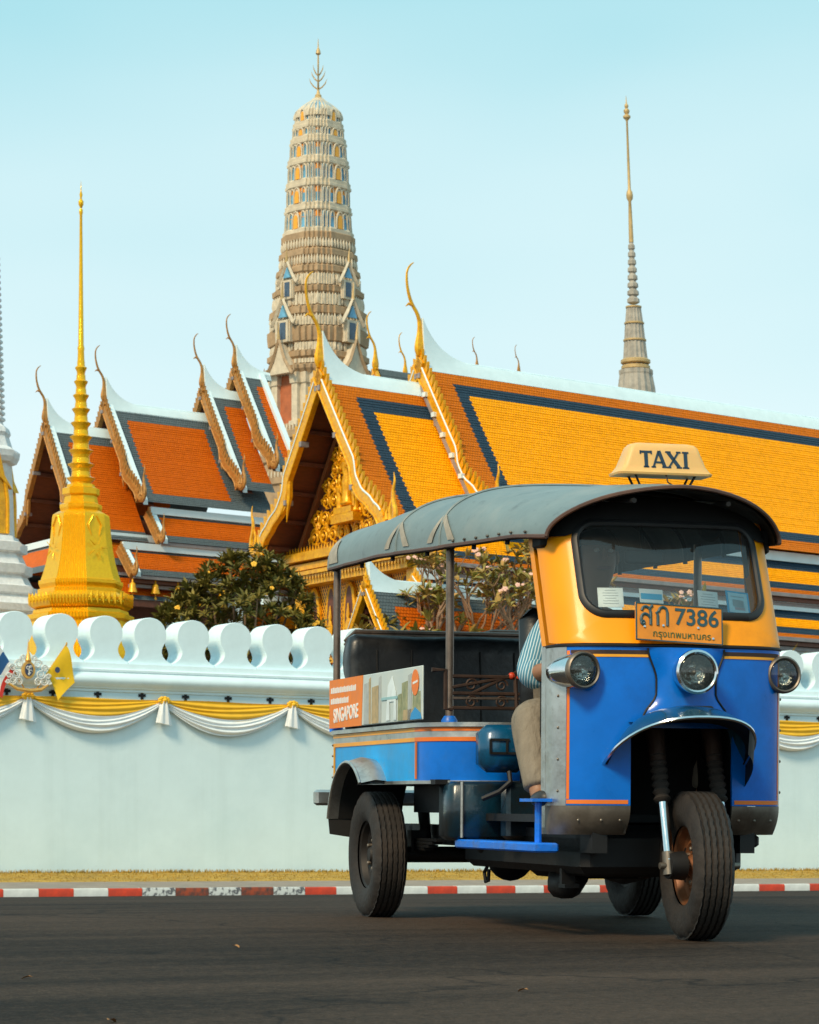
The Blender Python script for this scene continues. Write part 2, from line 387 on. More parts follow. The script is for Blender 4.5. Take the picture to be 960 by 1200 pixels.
# ================================================================ WHITE WALL
WD = 5.0
BLACKH = mat('vent_shadow', (.012, .012, .014), .9, var=.1)
wall = tag(empty('perimeter_wall', KM @ T(0, WD, 0)), 'long white limewashed wall topped with rounded merlons', 'wall')
mb = MB(); mb.loft([[(x, y, z) for y, z in ((0, .1), (0, 3.98), (.9, 3.98), (.9, .1))] for x in (-30, -10, 10, 30, 60)]); mb.build('wall_body', WHITE, wall, smooth=0)
mb = MB()
cp = [(.01, 3.97), (-.03, 3.985), (-.03, 4.03), (-.075, 4.05)] + [(-.075-.10*math.sin(PI*i/8), 4.06+.30*i/8) for i in range(9)] + [(-.09, 4.38), (-.09, 4.42), (-.02, 4.44), (.0, 4.55), (.9, 4.55), (.9, 3.97)]
mb.loft([[(x, y, z) for y, z in cp] for x in (-30, 0, 30, 60)]); mb.build('cornice', WHITE2, wall, smooth=35)
half = [(.488, 0), (.488, .05), (.42, .075), (.35, .12), (.295, .18), (.265, .25), (.262, .31), (.285, .38), (.33, .46), (.362, .55), (.368, .64), (.352, .73), (.31, .815), (.245, .885), (.165, .93), (.08, .952), (0, .96)]
poly = half + [(-x, z) for x, z in half[-2::-1]]
mb = MB(); mb.loft([[(x*(1-i), y, z if z < .3 else .3+(z-.3)*(1-i*.8)) for x, z in poly] for y, i in ((.0, .02), (.02, 0), (.60, 0), (.62, .02))])
merl = mb.mesh('merlon', 42); merl.materials.append(WHITE2)
msp = .98; mt0 = t_at(180, WD)
for k in range(-9, 34):
    inst('merlon', merl, wall, T(mt0 + k*msp, .14, 4.548) @ S3(1, 1, 1+rg.uniform(-.01, .01)))
mb = MB(); mb.box((0, 0, 0), (.16, .02, .055)); mb.box((0, -.0015, 0), (.055, .02, .16))
cvm = mb.mesh('cross_vent', 0); cvm.materials.append(BLACKH)
for k in range(-9, 34): inst('cross_vent', cvm, wall, T(mt0 + k*msp - .26, -.006, 3.93))

# bunting draped along the wall
YCLOTH = mat('yellow_satin', (.90, .50, .02), .5, var=.08, scale=3)
WCLOTH = mat('white_satin', (.80, .83, .84), .5, var=.05, scale=3)
bun = tag(empty('bunting', KM @ T(0, WD, 0)), 'yellow and white cloth bunting draped in swags along the wall', 'bunting')
bt0 = t_at(30, WD); bsp = (t_at(340, WD) - bt0)/2
def swag(z0, top, bot, folds, amp, y0, n=36, nv=26, ph=0):
    mb = MB(); rows = []
    for i in range(n+1):
        t = i/n; par = 4*t*(1-t); row = []; pinch = .30 + .70*min(1, par*1.15)
        for j in range(nv+1):
            v = j/nv
            z = z0 - (lerp(top, bot, v)*par + lerp(.0, .10, v)*(1-par)*.8)
            y = -y0 - .05*par*math.sin(PI*v) - amp*(.5+.5*math.sin(2*PI*folds*v+ph+1.2*t))*pinch - .012*math.sin(5*t+7*v)
            row.append((t*bsp, y, z + .012*math.sin(9*v+6*t)*par))
        rows.append(row)
    mb.loft(rows, closed=False); return mb.mesh('swag', 60)
y_me = [swag(3.845, .0, .44, 4.2, .035, .035, ph=p) for p in (0, 1.7)]; w_me = [swag(3.835, .35, .68, 3.6, .05, .07, ph=p) for p in (.6, 2.4)]
for m_ in y_me: m_.name = 'yellow_swag'; m_.materials.append(YCLOTH)
for m_ in w_me: m_.name = 'white_swag'; m_.materials.append(WCLOTH)
mb = MB(); rows = []
for i in range(9):
    v = i/8; rr = lerp(.055, .155, v**.8)
    rows.append([(rr*math.cos(2*PI*k/30)*(1+.18*math.cos(6*2*PI*k/30+v)), -.11+.06*math.sin(2*PI*k/30)*(1+.3*math.cos(6*2*PI*k/30)), -.46*v-.03*math.cos(2*PI*k/30)*v) for k in range(30)])
mb.loft(rows); tas = mb.mesh('tassel', 50); tas.materials.append(WCLOTH)
mb = MB()
for k in range(9):
    a = 2*PI*k/9; mb.sphere((.085*math.cos(a), -.12, .0+.06*math.sin(a)), (.05, .05, .035), 8, 6)
mb.sphere((0, -.15, 0), .05, 8, 6); ros = mb.mesh('rosette', 50); ros.materials.append(YCLOTH)
for k in range(-3, 9):
    x = bt0 + k*bsp
    inst('yellow_swag', y_me[k % 2], bun, T(x, 0, 0)); inst('white_swag', w_me[k % 2], bun, T(x, 0, 0))
    inst('tassel', tas, bun, T(x, 0, 3.82)); inst('rosette', ros, bun, T(x, 0, 3.84) @ S3(1.1, 1, .9))

# royal emblem with the two flags
EMW = mat('emblem_white_enamel', (.72, .72, .68), .4, var=.15, scale=14); EMG = mat('emblem_gold', (.80, .42, .10), .35, .5, var=.2)
FLR = mat('flag_red', (.62, .035, .02), .7, var=.1); FLW = mat('flag_white', (.80, .80, .78), .7, var=.05); FLB = mat('flag_blue', (.02, .11, .30), .7, var=.1)
FLY = mat('flag_yellow', (.92, .55, .01), .7, var=.08); EMB = mat('emblem_dark_blue', (.04, .06, .12), .4, var=.2)
ex = t_at(32, WD-.15); emb = tag(empty('royal_emblem', KM @ T(ex, WD-.17, 3.84)), 'white and gold scrolled royal emblem mounted over a bunting knot', 'emblem')
mb = MB(); mb.prism([(.12*math.cos(a)*1.15, .50+.17*math.sin(a)) for a in [2*PI*k/24 for k in range(24)]], -.06, 0); mb.build('medallion', EMG, emb)
mb = MB(); mb.prism([(.085*math.cos(a), .50+.125*math.sin(a)) for a in [2*PI*k/20 for k in range(20)]], -.075, -.05); mb.build('shield', EMB, emb)
mb = MB()
for sx, dz, r0 in ((-.03, .54, .028), (.03, .47, .028), (0, .42, .02), (.035, .56, .018)):
    mb.tube([(sx+r0*math.cos(a), -.082, dz+r0*math.sin(a)) for a in [PI*2*k/10*.8 for k in range(11)]], .008, 5)
mb.tube([(0, -.082, .41), (-.01, -.082, .5), (.01, -.082, .58)], .009, 5); mb.build('cypher', EMW, emb)
mb = MB(); mb.lathe([(.055, .0), (.07, .03), (.05, .07), (.045, .12), (.028, .17), (.018, .25), (.008, .36), (.002, .45)], 12, T(0, -.03, .66)); mb.build('crown_spire', EMG, emb)
for sx in (-1, 1):
    mb = MB()
    for cx, cz, r0, tn in ((.20, .62, .09, 1), (.26, .42, .10, -1), (.34, .54, .07, 1), (.33, .29, .09, -1), (.20, .27, .085, 1), (.42, .38, .055, 1), (.12, .75, .06, -1), (.44, .27, .045, -1)):
        pts = []
        for k in range(22):
            a = tn*k*.55; rr = r0*(1-k/26); pts.append((sx*(cx+rr*math.cos(a)), -.04-.01*(k % 2), cz+rr*math.sin(a)))
        mb.tube(pts, [.017*(1-k/40) for k in range(22)], 5)
    mb.build('scrollwork', EMW, emb)['kind'] = 'stuff'
mb = MB(); mb.tube([(-.42, -.05, .22), (-.25, -.08, .12), (0, -.09, .09), (.25, -.08, .12), (.42, -.05, .22)], [.02, .035, .045, .035, .02], 8); mb.build('ribbon', EMG, emb)

def flag(name, label, x, side, bands, pole_top, cat='flag'):
    r_ = tag(empty(name, KM @ T(x, WD-.12, 3.86)), label, cat)
    p0 = Vector((0, -.03, .12)); p1 = Vector(pole_top)
    mb = MB(); mb.tube([p0, p1], .014, 8); mb.sphere(p1, (.02, .02, .04), 8, 6); mb.build('pole', EMG, r_)
    a0 = p0.lerp(p1, .34); a1 = p0.lerp(p1, .96); n, mcol = 12, sum(b for b, _ in bands)
    acc = 0
    for w, m in bands:
        rows = []
        for i in range(n+1):
            t = i/n; row = []
            for j in range(5):
                q = (acc + w*j/4)/mcol; base = a0.lerp(a1, 1-q)
                L = .62*t; drop = .55*t*t + .16*t
                row.append((base.x + side*L*.62, base.y - .02 - .045*math.sin(5.2*t+2*q)*t, base.z - drop*(1-.25*q) + .02*math.sin(6*t+3*q)))
            rows.append(row)
        mb = MB(); mb.loft(rows, closed=False); mb.build('stripe' if len(bands) > 1 else 'cloth', m, r_, 60); acc += w
    return r_
flag('national_flag', 'red white and blue striped flag hanging beside the emblem', ex-.06, -.75, [(1, FLR), (1, FLW), (2, FLB), (1, FLW), (1, FLR)], (-.62, -.08, 1.02))
fy = flag('royal_flag', 'plain yellow royal flag on a slanting pole beside the emblem', ex+.2, .55, [(1, FLY)], (.62, -.08, 1.02))
mb = MB(); mb.prism([(.055*math.cos(a), .06*math.sin(a)) for a in [2*PI*k/14 for k in range(14)]], 0, .004); o = mb.build('crest', EMB, fy); o.matrix_local = T(.40, -.135, .50)
# ================================================================ TEMPLE HALLS
HU = Vector((math.cos(R(41)), math.sin(R(41)), 0)); HW = Vector((math.cos(R(60)), -math.sin(R(60)), 0))
def hmap(r, c, z): return HU*r + HW*c + Vector((0, 0, z))
class HB(MB):
    """mesh builder in hall coordinates: r along the ridge, c across, z up"""
    def add(s, vs, fs, M=None, uv=None):
        if M is not None: vs = [M @ Vector(p) for p in vs]
        return MB.add(s, [hmap(*p) for p in vs], fs, None, uv)

def slope_fn(sec, sag=.0):
    c0, z0, c1, z1 = sec
    def f(t):
        return lerp(c0, c1, t), lerp(z0, z1, t) - sag*math.sin(PI*t)
    return f
def roof_slope(parent, r0, r1, sec, side, tmat, th=.09, sag=.12, step=.010):
    c0, z0, c1, z1 = sec; L = math.hypot(c1-c0, z1-z0); n = max(3, round(L/th)); fn = slope_fn(sec, sag)
    nx, nz = (z0-z1)/L, (c1-c0)/L
    vs, fs, uv = [], [], []; jit = random.Random(17)
    for k in range(n):
        for t, off in ((k/n, 0.), ((k+1)/n, step)):
            c, z = fn(t); off = off*(1+jit.uniform(-.45, .45))
            for r in (r0, r1):
                vs.append((r, side*(c+nx*off), z+nz*off)); uv.append((r-r0, t*L - (1e-4 if off else 0)))
        b = 4*k; fs.append((b, b+1, b+3, b+2))
        if k: fs.append((b-2, b-1, b+1, b))
    mb = HB(); mb.add(vs, fs, uv=uv); return mb.build('roof_slope', tmat, parent, smooth=0)
def soffit(parent, r0, r1, sec, side, sag=.12, pur=5, depth=.14):
    fn = slope_fn(sec, sag); c0, z0, c1, z1 = sec; L = math.hypot(c1-c0, z1-z0); nx, nz = (z0-z1)/L, (c1-c0)/L
    mb = HB(); rows = []
    for k in range(9):
        c, z = fn(k/8); rows.append([(r, side*(c-nx*depth), z-nz*depth) for r in (r0, r1)])
    mb.loft(rows, closed=False); so = mb.build('soffit', SOFFIT, parent)
    for k in range(pur):
        c, z = fn((k+.6)/pur); mb = HB(); mb.box(((r0+r1)/2, side*(c-nx*(depth+.06)), z-nz*(depth+.06)), (r1-r0-.02, .1, .1)); mb.build('purlin', BROWNW, so, smooth=0)
    return so
def horn(parent, r, z, h, gold, lean=.0):
    """curved finial at the gable apex"""
    k = h/2.29
    prof = [(.02, -.12, .10), (.0, .0, .17), (0, .14, .185), (0, .32, .15), (0, .52, .10), (.02, .78, .072), (.10, 1.0, .062), (.27, 1.22, .058), (.37, 1.42, .055), (.44, 1.68, .047), (.46, 1.92, .04), (.43, 2.1, .033), (.33, 2.24, .024), (.22, 2.32, .012)]
    pts = spline([(p[0], p[1], p[2]) for p in prof], 3)
    mb = HB(); mb.tube([(r - x*k, 0, z + y*k) for x, y, _ in pts], [w*k for *_, w in pts], 8, flat=.7)
    mb.tube([(r-.26*k, 0, z+1.2*k), (r-.40*k, 0, z+1.22*k), (r-.50*k, 0, z+1.14*k)], [.05*k, .035*k, .008*k], 6)
    return mb.build('finial', gold, parent)
def naga(parent, r, c, z, side, k, gold):
    """rearing serpent finial at the foot of a bargeboard"""
    pts = spline([(-.25, .18, .12), (0, -.02, .14), (.22, -.10, .13), (.42, .02, .11), (.46, .26, .09), (.38, .5, .075), (.36, .75, .06), (.44, 1.0, .04), (.40, 1.22, .01)], 4)
    mb = HB(); mb.tube([(r, c+side*x*k, z+y*k) for x, y, _ in pts], [w*k for *_, w in pts], 7, flat=.8)
    for dx, dz, h in ((.24, .05, .55), (.08, .08, .34)):
        mb.tube([(r, c+side*(dx)*k, z+dz*k), (r, c+side*(dx-.05)*k, z+(dz+h*.5)*k), (r, c+side*(dx+.04)*k, z+(dz+h)*k)], [.08*k, .055*k, .01*k], 6)
    return mb.build('serpent_finial', gold, parent)
_fin = {}
def fin_mesh(gold, k):
    key = (gold.name, round(k, 2))
    if key not in _fin:
        mb = MB(); pr = [(-.03, -.03), (.12, -.03), (.17, .08), (.19, .18), (.20, .27), (.12, .20), (.03, .12)]
        mb.prism([(x*k, z*k) for x, z in pr], -.035*k, .035*k); me = mb.mesh('fin', 30); me.materials.append(gold); _fin[key] = me
    return _fin[key]
def barge(parent, r, za, cf, zf, side, gold, w=.30, k=1., fins='parts', c0=0., wig=1., white=True, fsp=.215, foot=True):
    """gilded bargeboard from apex (c0, za) down to foot (cf, zf), fins along its upper edge"""
    dc, dz = cf-c0, zf-za; L = math.hypot(dc, dz); tx, tz = dc/L, dz/L; nx, nz = -tz, tx     # n: up and outwards
    def off(t):
        return wig*(-.20*k*smooth(.56, .66, t)*(1-smooth(.72, .84, t)) + .12*k*smooth(.84, .92, t)*(1-smooth(.95, 1., t)) - .05*math.sin(PI*t))
    def pt(t, o, dr=0.): return (r+dr, side*(c0+tx*L*t+nx*(off(t)+o)), za+tz*L*t+nz*(off(t)+o))
    n = 44; mb = HB()
    rings = []
    for i in range(n+1):
        t = i/n; ww = w*(1+.25*wig*math.exp(-((t-.66)/.05)**2)) 
        rings.append([pt(t, 0, -.07), pt(t, 0, .07), pt(t, -ww, .07), pt(t, -ww, -.07)])
    mb.loft(rings); bo = mb.build('bargeboard', gold, parent, smooth=30)
    if white:
        mb = HB(); mb.tube([pt(i/n, -.03, -.075) for i in range(3, n-2)], .026*k, 5); mb.build('beading', WHITE2, bo)
    mb = HB(); mb.tube([pt(i/n, -w*.92, -.075) for i in range(n)], .03*k, 5); mb.build('lower_moulding', gold, bo)
    nf = int(L*.93/(fsp*k))
    if fins:
        X = Vector(hmap(0, side*tx, tz)).normalized(); Z = Vector(hmap(0, side*nx, nz)).normalized()
        Z = (Z - X*Z.dot(X)).normalized(); Yv = Z.cross(X)
        me = fin_mesh(gold, k)
        if fins == 'parts':
            for i in range(nf):
                t = (i+.7)/(nf+.6); q = hmap(*pt(t, -.02)); inst('fin', me, bo, basis(q, -X, -Yv, Z))
        else:
            mb = MB()
            vs = [v.co.copy() for v in me.vertices]; fs = [tuple(p.vertices) for p in me.polygons]
            for i in range(nf):
                t = (i+.7)/(nf+.6); q = hmap(*pt(t, -.02)); mb.add(vs, fs, basis(q, -X, -Yv, Z))
            f = mb.build('fin_row', gold, bo, smooth=30); f['kind'] = 'stuff'
    if wig:
        mb = HB(); a = pt(.60, -w); mb.tube([pt(.57, -w*.9), pt(.63, -w*1.15), (r, a[1]+side*.10*k, a[2]-.55*k), (r, a[1]+side*.16*k, a[2]-.85*k)], [.09*k, .10*k, .05*k, .01], 6); mb.build('hook', gold, bo)
        for tt in (.06, .36, .66):
            q = pt(tt, -w*1.0); mb = HB(); mb.box((r+.02, q[1], q[2]-.02), (.26, .13*k, .13*k)); mb.build('purlin_end', GREYTRIM, bo, smooth=0)
    if foot: naga(parent, r, side*cf, zf, side, k, gold)
    return bo
def ridge(parent, r0, r1, z, up=1.0, reach=1.6, hw=.15, lo_=.22, hi_=.14):
    """white plaster ridge that sweeps up to the finial"""
    mb = HB(); rings = []; N = 26
    rs = [r0 + reach*1.2*(i/N)**1.3 for i in range(N)] + [r1]
    for r in rs:
        u = up*math.exp(-2.6*(r-r0)/reach)*1.05 if r < r0+reach*1.19 else 0
        h = z + hi_ + max(0, u - .05)
        low = z - lo_
        rings.append([(r, -hw*1.9, low), (r, -hw*1.2, z+.02), (r, -.09, h), (r, .09, h), (r, hw*1.2, z+.02), (r, hw*1.9, low)])
    mb.loft(rings, closed=True); mb.build('ridge', WHITE2, parent, smooth=50)
    mb = HB(); mb.tube([(rs[14], .0, z+hi_+.02), (r1, 0, z+hi_+.01)], .04, 6); mb.build('ridge_roll', WHITE2, parent)

def tile_set(name, outer, band, field, sec, wl, wt, wb, bw, tw, th, wr=999.):
    L = math.hypot(sec[2]-sec[0], sec[3]-sec[1]); n = max(3, round(L/th))
    return tile_mat(name, outer, band, field, wl, wt, wb, bw, L, tw, L/n, wr)

AO, AN, AY = (.60, .150, .006), (.028, .055, .085), (.98, .37, .002)
BG, BO = (.10, .125, .135), (.58, .110, .004)

# ---------------------------------------------------------------- great hall (right)
A0 = P(375, 1005, 72); A0.z = 0
hallA = tag(empty('temple_hall', A0), 'great hall with bright orange and yellow tiled roof and gilded gable', 'temple')
# front (lower) tier, then main (upper) tier
sec1 = (.10, 13.02, 3.45, 8.75); sec2 = (.10, 13.72, 3.55, 9.25)
t1 = tile_set('tiles_front_tier', AO, AN, AY, sec1, .82, .62, .4, .46, .09, .09)
t2 = tile_set('tiles_main_tier', AO, AN, AY, sec2, .78, .62, .42, .40, .09, .09)
RE = 27.0
for sd in (1, -1):
    roof_slope(hallA, .05, 3.55, sec1, sd, t1); roof_slope(hallA, 3.45, RE, sec2, sd, t2)
    soffit(hallA, .10, 2.2, sec1, sd, pur=6); soffit(hallA, 3.5, 4.2, sec2, sd, pur=5)
ridge(hallA, .05, 3.6, 13.0, 1.0, 1.4); ridge(hallA, 3.45, RE, 13.7, 1.05, 1.55)
for r, za, cf, zf in ((.0, 13.18, 3.42, 8.86), (3.4, 13.88, 3.5, 9.36)):
    for sd in (1, -1): barge(hallA, r, za, cf, zf, sd, GOLD, w=.36)
    horn(hallA, r, za+.12, 2.3, GOLD)
# pale verge strip where the front tier meets the main tier
mb = HB(); 
for sd in (1,): mb.loft([[(3.28, sd*c, z) for c, z in ((.2, 13.08), (3.4, 8.95), (3.4, 8.80), (.2, 12.93))], [(3.44, sd*c, z) for c, z in ((.2, 13.08), (3.4, 8.95), (3.4, 8.80), (.2, 12.93))]])
vg = mb.build('verge_strip', GREYTRIM, hallA, smooth=0)
for k in range(7):
    t = (k+.5)/7; mb = HB(); mb.box((3.34, lerp(.2, 3.4, t), lerp(13.10, 8.99, t)), (.2, .16, .12)); mb.build('verge_block', WHITE2, vg, smooth=0)
# lower skirts of the roof
skA = [((3.22, 8.98, 4.42, 7.92), 1.1, .36), ((4.10, 7.50, 5.25, 6.62), 1.1, .34)]
for i, (sec, rr, wt) in enumerate(skA):
    tm = tile_set('tiles_skirt', AO, AN, AY, sec, .5, .02, .30, .30, .09, .09)
    for sd in (1, -1):
        roof_slope(hallA, rr-.6*i, RE, sec, sd, tm, sag=.05)
        L = sec
        mb = HB(); mb.box(((rr-.6*i+RE)/2, sd*(L[0]+.02), L[1]+.12), (RE-rr+.6*i, .16, .26)); mb.build('white_course', WHITE2, hallA, smooth=0)
        for q, (dz, dc, m_) in enumerate(((.0, -.10, GREYTRIM), (-.12, -.22, BROWNW), (-.24, -.32, GREYTRIM))):
            mb = HB(); mb.box(((rr-.6*i+RE)/2, sd*(L[2]+dc), L[3]+dz-.03), (RE-rr+.6*i, .22, .10)); mb.build('eave_board', m_, hallA, smooth=0)
    barge(hallA, rr-.6*i-.05, sec[1]+.12, sec[2]-.05, sec[3]+.1, 1, GOLD, w=.22, k=.7, c0=sec[0], wig=0, fins='parts')
mb = HB(); mb.box(((3.8+RE)/2, 4.62, 6.38), (RE-3.8, .5, .28)); mb.build('white_course', WHITE2, hallA, smooth=0)
mb = HB(); mb.box(((3.2+RE)/2, 0, 3.4), (RE-3.2, 8.6, 6.0)); mb.build('wall', DARKMOS, hallA, smooth=0)
mb = HB(); mb.box(((2.8+RE)/2, 0, 7.6), (RE-3.4, 6.2, 3.4)); mb.build('attic_wall', BROWNW, hallA, smooth=0)
for k in range(9):
    mb = HB(); mb.bbox((4.6+2.6*k, 4.55, 3.4), (.5, .5, 5.8), .06); mb.build('pillar', GOLDW, hallA, smooth=30)
# gilded pediment
RP = 1.12
mb = HB(); mb.loft([[(r, c, z) for c, z in ((-2.95, 8.75), (2.95, 8.75), (.05, 12.55), (-.05, 12.55))] for r in (RP, RP+.15)]); mb.build('pediment', BROWNW, hallA, smooth=0)
ped = hallA
def inside(c, z, m=.12): return z > 8.85 and abs(c) < (12.45-z)*.775 - m
mb = HB(); rg = random.Random(5)
for i in range(70):
    c = rg.uniform(-2.6, 2.6); z = rg.uniform(8.95, 12.2)
    if inside(c, z, .15):
        q = rg.uniform(.05, .1); mb.box((RP-.02, c, z), (.04, q, q*1.3))
mb.build('mosaic_inlay', BLUEMOS, hallA, smooth=0)
def scroll_mesh(sgn):
    mb = MB(); pts = []; rad = []
    for k in range(26):
        a = sgn*k*.52; rr = .30*(1-k/30); pts.append((rr*math.cos(a), -.05-.06*(k/26), rr*math.sin(a))); rad.append(.052*(1-k/44))
    mb.tube(pts, rad, 6); mb.sphere((0, -.11, 0), (.07, .06, .07), 8, 6)
    for k in (2, 6, 10, 14):
        a = sgn*k*.52; rr = .30*(1-k/30)
        mb.tube([(rr*math.cos(a), -.06, rr*math.sin(a)), ((rr+.1)*math.cos(a+.25*sgn), -.09, (rr+.1)*math.sin(a+.25*sgn)), ((rr+.17)*math.cos(a+.7*sgn), -.07, (rr+.17)*math.sin(a+.7*sgn))], [.05, .045, .008], 5)
    me = mb.mesh('scroll', 50); me.materials.append(GOLD); return me
sm = [scroll_mesh(1), scroll_mesh(-1)]
Wn = HW.normalized(); Hn = Vector((Wn.y, -Wn.x, 0)); Hn = Hn if Hn.dot(HU) > 0 else -Hn
row = 0; z = 9.12
while z < 12.2:
    k = lerp(.85, .5, (z-9.1)/3.1); lim = (12.45-z)*.775 - .22; c = .40 if lim > .5 else 0
    while c <= lim:
        for sd in ((1, -1) if c else (1,)):
            kk = k*rg.uniform(.85, 1.1)
            inst('scroll', sm[(row + (sd > 0)) % 2], hallA, basis(hmap(RP-.02, sd*c, z), Wn*kk, Hn, Vector((0, 0, kk))) @ RY(rg.uniform(-.6, .6)))
        c += .60*k
    z += .54*k; row += 1
# deity with attendants at the centre of the pediment
def figure(c, z, k):
    mb = HB(); M = T(RP-.20, c, z) @ S3(k*.9, k, k)
    mb.lathe([(.20, 0), (.24, .05), (.19, .12), (.17, .45), (.20, .60), (.14, .78), (.19, .98), (.20, 1.1), (.07, 1.22), (.06, 1.27), (.10, 1.34), (.11, 1.44), (.085, 1.52), (.10, 1.55), (.05, 1.66), (.025, 1.84), (.004, 2.0)], 12, M)
    for s_ in (-1, 1): mb.tube([(-.05, s_*.19, 1.08), (-.12, s_*.30, .86), (-.2, s_*.18, .98)], [.06, .05, .035], 6, M=M)
    mb.build('deity_figure', GOLD, hallA)
figure(0, 9.75, 1.0); figure(-.42, 9.55, .62); figure(.42, 9.55, .62)
mb = HB(); mb.box((RP-.2, 0, 9.42), (.4, 1.2, .22)); mb.box((RP-.22, 0, 9.62), (.34, .95, .16)); mb.build('pedestal', GOLD, hallA, smooth=0)
# inner gable frame
for sd in (1, -1):
    mb = HB(); mb.loft([[(r, sd*c, z) for c, z in ((2.98, 8.75), (.08, 12.6), (.08, 12.36), (2.78, 8.75))] for r in (RP-.14, RP+.1)]); mb.build('gable_frame', mat('gable_frame_timber', (.30, .10, .03), .6, var=.2), hallA, smooth=0)
# cornice of leaf rows, then the gilded wall with pointed niches
mb = HB()
for dz, dr, h in ((8.62, .28, .22), (8.36, .16, .16), (8.18, .24, .10), (7.98, .10, .2)):
    mb.box((RP+.3-dr/2, 0, dz), (.9+dr, 6.2+dr, h))
mb.build('cornice', GOLDW, hallA, smooth=0)
for zz, up in ((8.74, 1), (8.12, -1)):
    mb = HB(); n = 40
    for i in range(n):
        c = -3.15 + 6.3*i/(n-1); mb.add([(RP-.33, c-.07, zz), (RP-.33, c+.07, zz), (RP-.33, c, zz+.17*up), (RP-.25, c, zz)], [(0, 1, 2), (1, 3, 2), (3, 0, 2)])
    f = mb.build('leaf_row', GOLD, hallA, smooth=0); f['kind'] = 'stuff'
LATT = bpy.data.materials.new('gold_lattice'); LATT.use_nodes = True
def lattice():
    N, Lk = LATT.node_tree.nodes, LATT.node_tree.links; b = N['Principled BSDF']; b.inputs['Roughness'].default_value = .4; b.inputs['Metallic'].default_value = .3
    tc = N.new('ShaderNodeTexCoord'); mp = N.new('ShaderNodeMapping'); mp.inputs['Rotation'].default_value = (0, 0, R(60)); Lk.new(tc.outputs['Object'], mp.inputs[0])
    sp = N.new('ShaderNodeSeparateXYZ'); Lk.new(mp.outputs[0], sp.inputs[0])
    def w(sg):
        a = N.new('ShaderNodeMath'); a.operation = 'MULTIPLY_ADD'; a.inputs[1].default_value = sg; Lk.new(sp.outputs[0], a.inputs[0])
        Lk.new(sp.outputs[2], a.inputs[2]); m = N.new('ShaderNodeMath'); m.operation = 'PINGPONG'; m.inputs[1].default_value = .09; Lk.new(a.outputs[0], m.inputs[0]); return m.outputs[0]
    mn = N.new('ShaderNodeMath'); mn.operation = 'MINIMUM'; Lk.new(w(1.6), mn.inputs[0]); Lk.new(w(-1.6), mn.inputs[1])
    g = N.new('ShaderNodeMath'); g.operation = 'GREATER_THAN'; g.inputs[1].default_value = .032; Lk.new(mn.outputs[0], g.inputs[0])
    mx = N.new('ShaderNodeMix'); mx.data_type = 'RGBA'; mx.inputs[6].default_value = (.95, .44, .02, 1); mx.inputs[7].default_value = (.06, .025, .01, 1)
    Lk.new(g.outputs[0], mx.inputs[0]); Lk.new(mx.outputs[2], b.inputs['Base Color'])
lattice()
mb = HB(); mb.box((RP+.55, 0, 4.1), (.6, 5.9, 7.9)); mb.build('gilded_wall', LATT, hallA, smooth=0)
def arch(w, h, n=7):
    """pointed arch outline, open at the bottom"""
    L = [(-w, 0), (-w, h*.45)] + [(-w*math.cos(PI/2*i/n)**.8, h*.45+h*.55*(math.sin(PI/2*i/n))**1.25) for i in range(1, n)] + [(0, h)]
    return L + [(-x, z) for x, z in L[-2::-1]]
for k in range(6):
    c = -2.45 + .98*k
    for zb in (6.05, 3.6):
        mb = HB(); a = arch(.27, 1.75); mb.tube([(RP+.2, c+x, zb+z) for x, z in a], .075, 6); nf = mb.build('niche', GOLD, hallA)
        mb = HB(); mb.loft([[(r, c+x, zb+z) for x, z in a] for r in (RP+.15, RP+.24)]); mb.build('niche_panel', BROWNW, nf, smooth=0)
        mb = HB(); mb.lathe([(.12, 0), (.10, .35), (.13, .6), (.05, .75), (.08, .85), (.02, 1.15)], 8, T(RP+.12, c, zb+.1) @ S3(.6, 1, 1)); mb.build('niche_figure', GOLD, nf)
mb = HB()
for zz in (5.85, 5.6): mb.box((RP+.2, 0, zz), (.35, 6.1, .13))
mb.build('string_course', GOLD, hallA, smooth=0)
for c in (-2.98, 2.98):
    mb = HB(); mb.bbox((RP+.2, c, 4.2), (.5, .5, 8.0), .08); mb.build('pillar', GOLD, hallA, smooth=30)

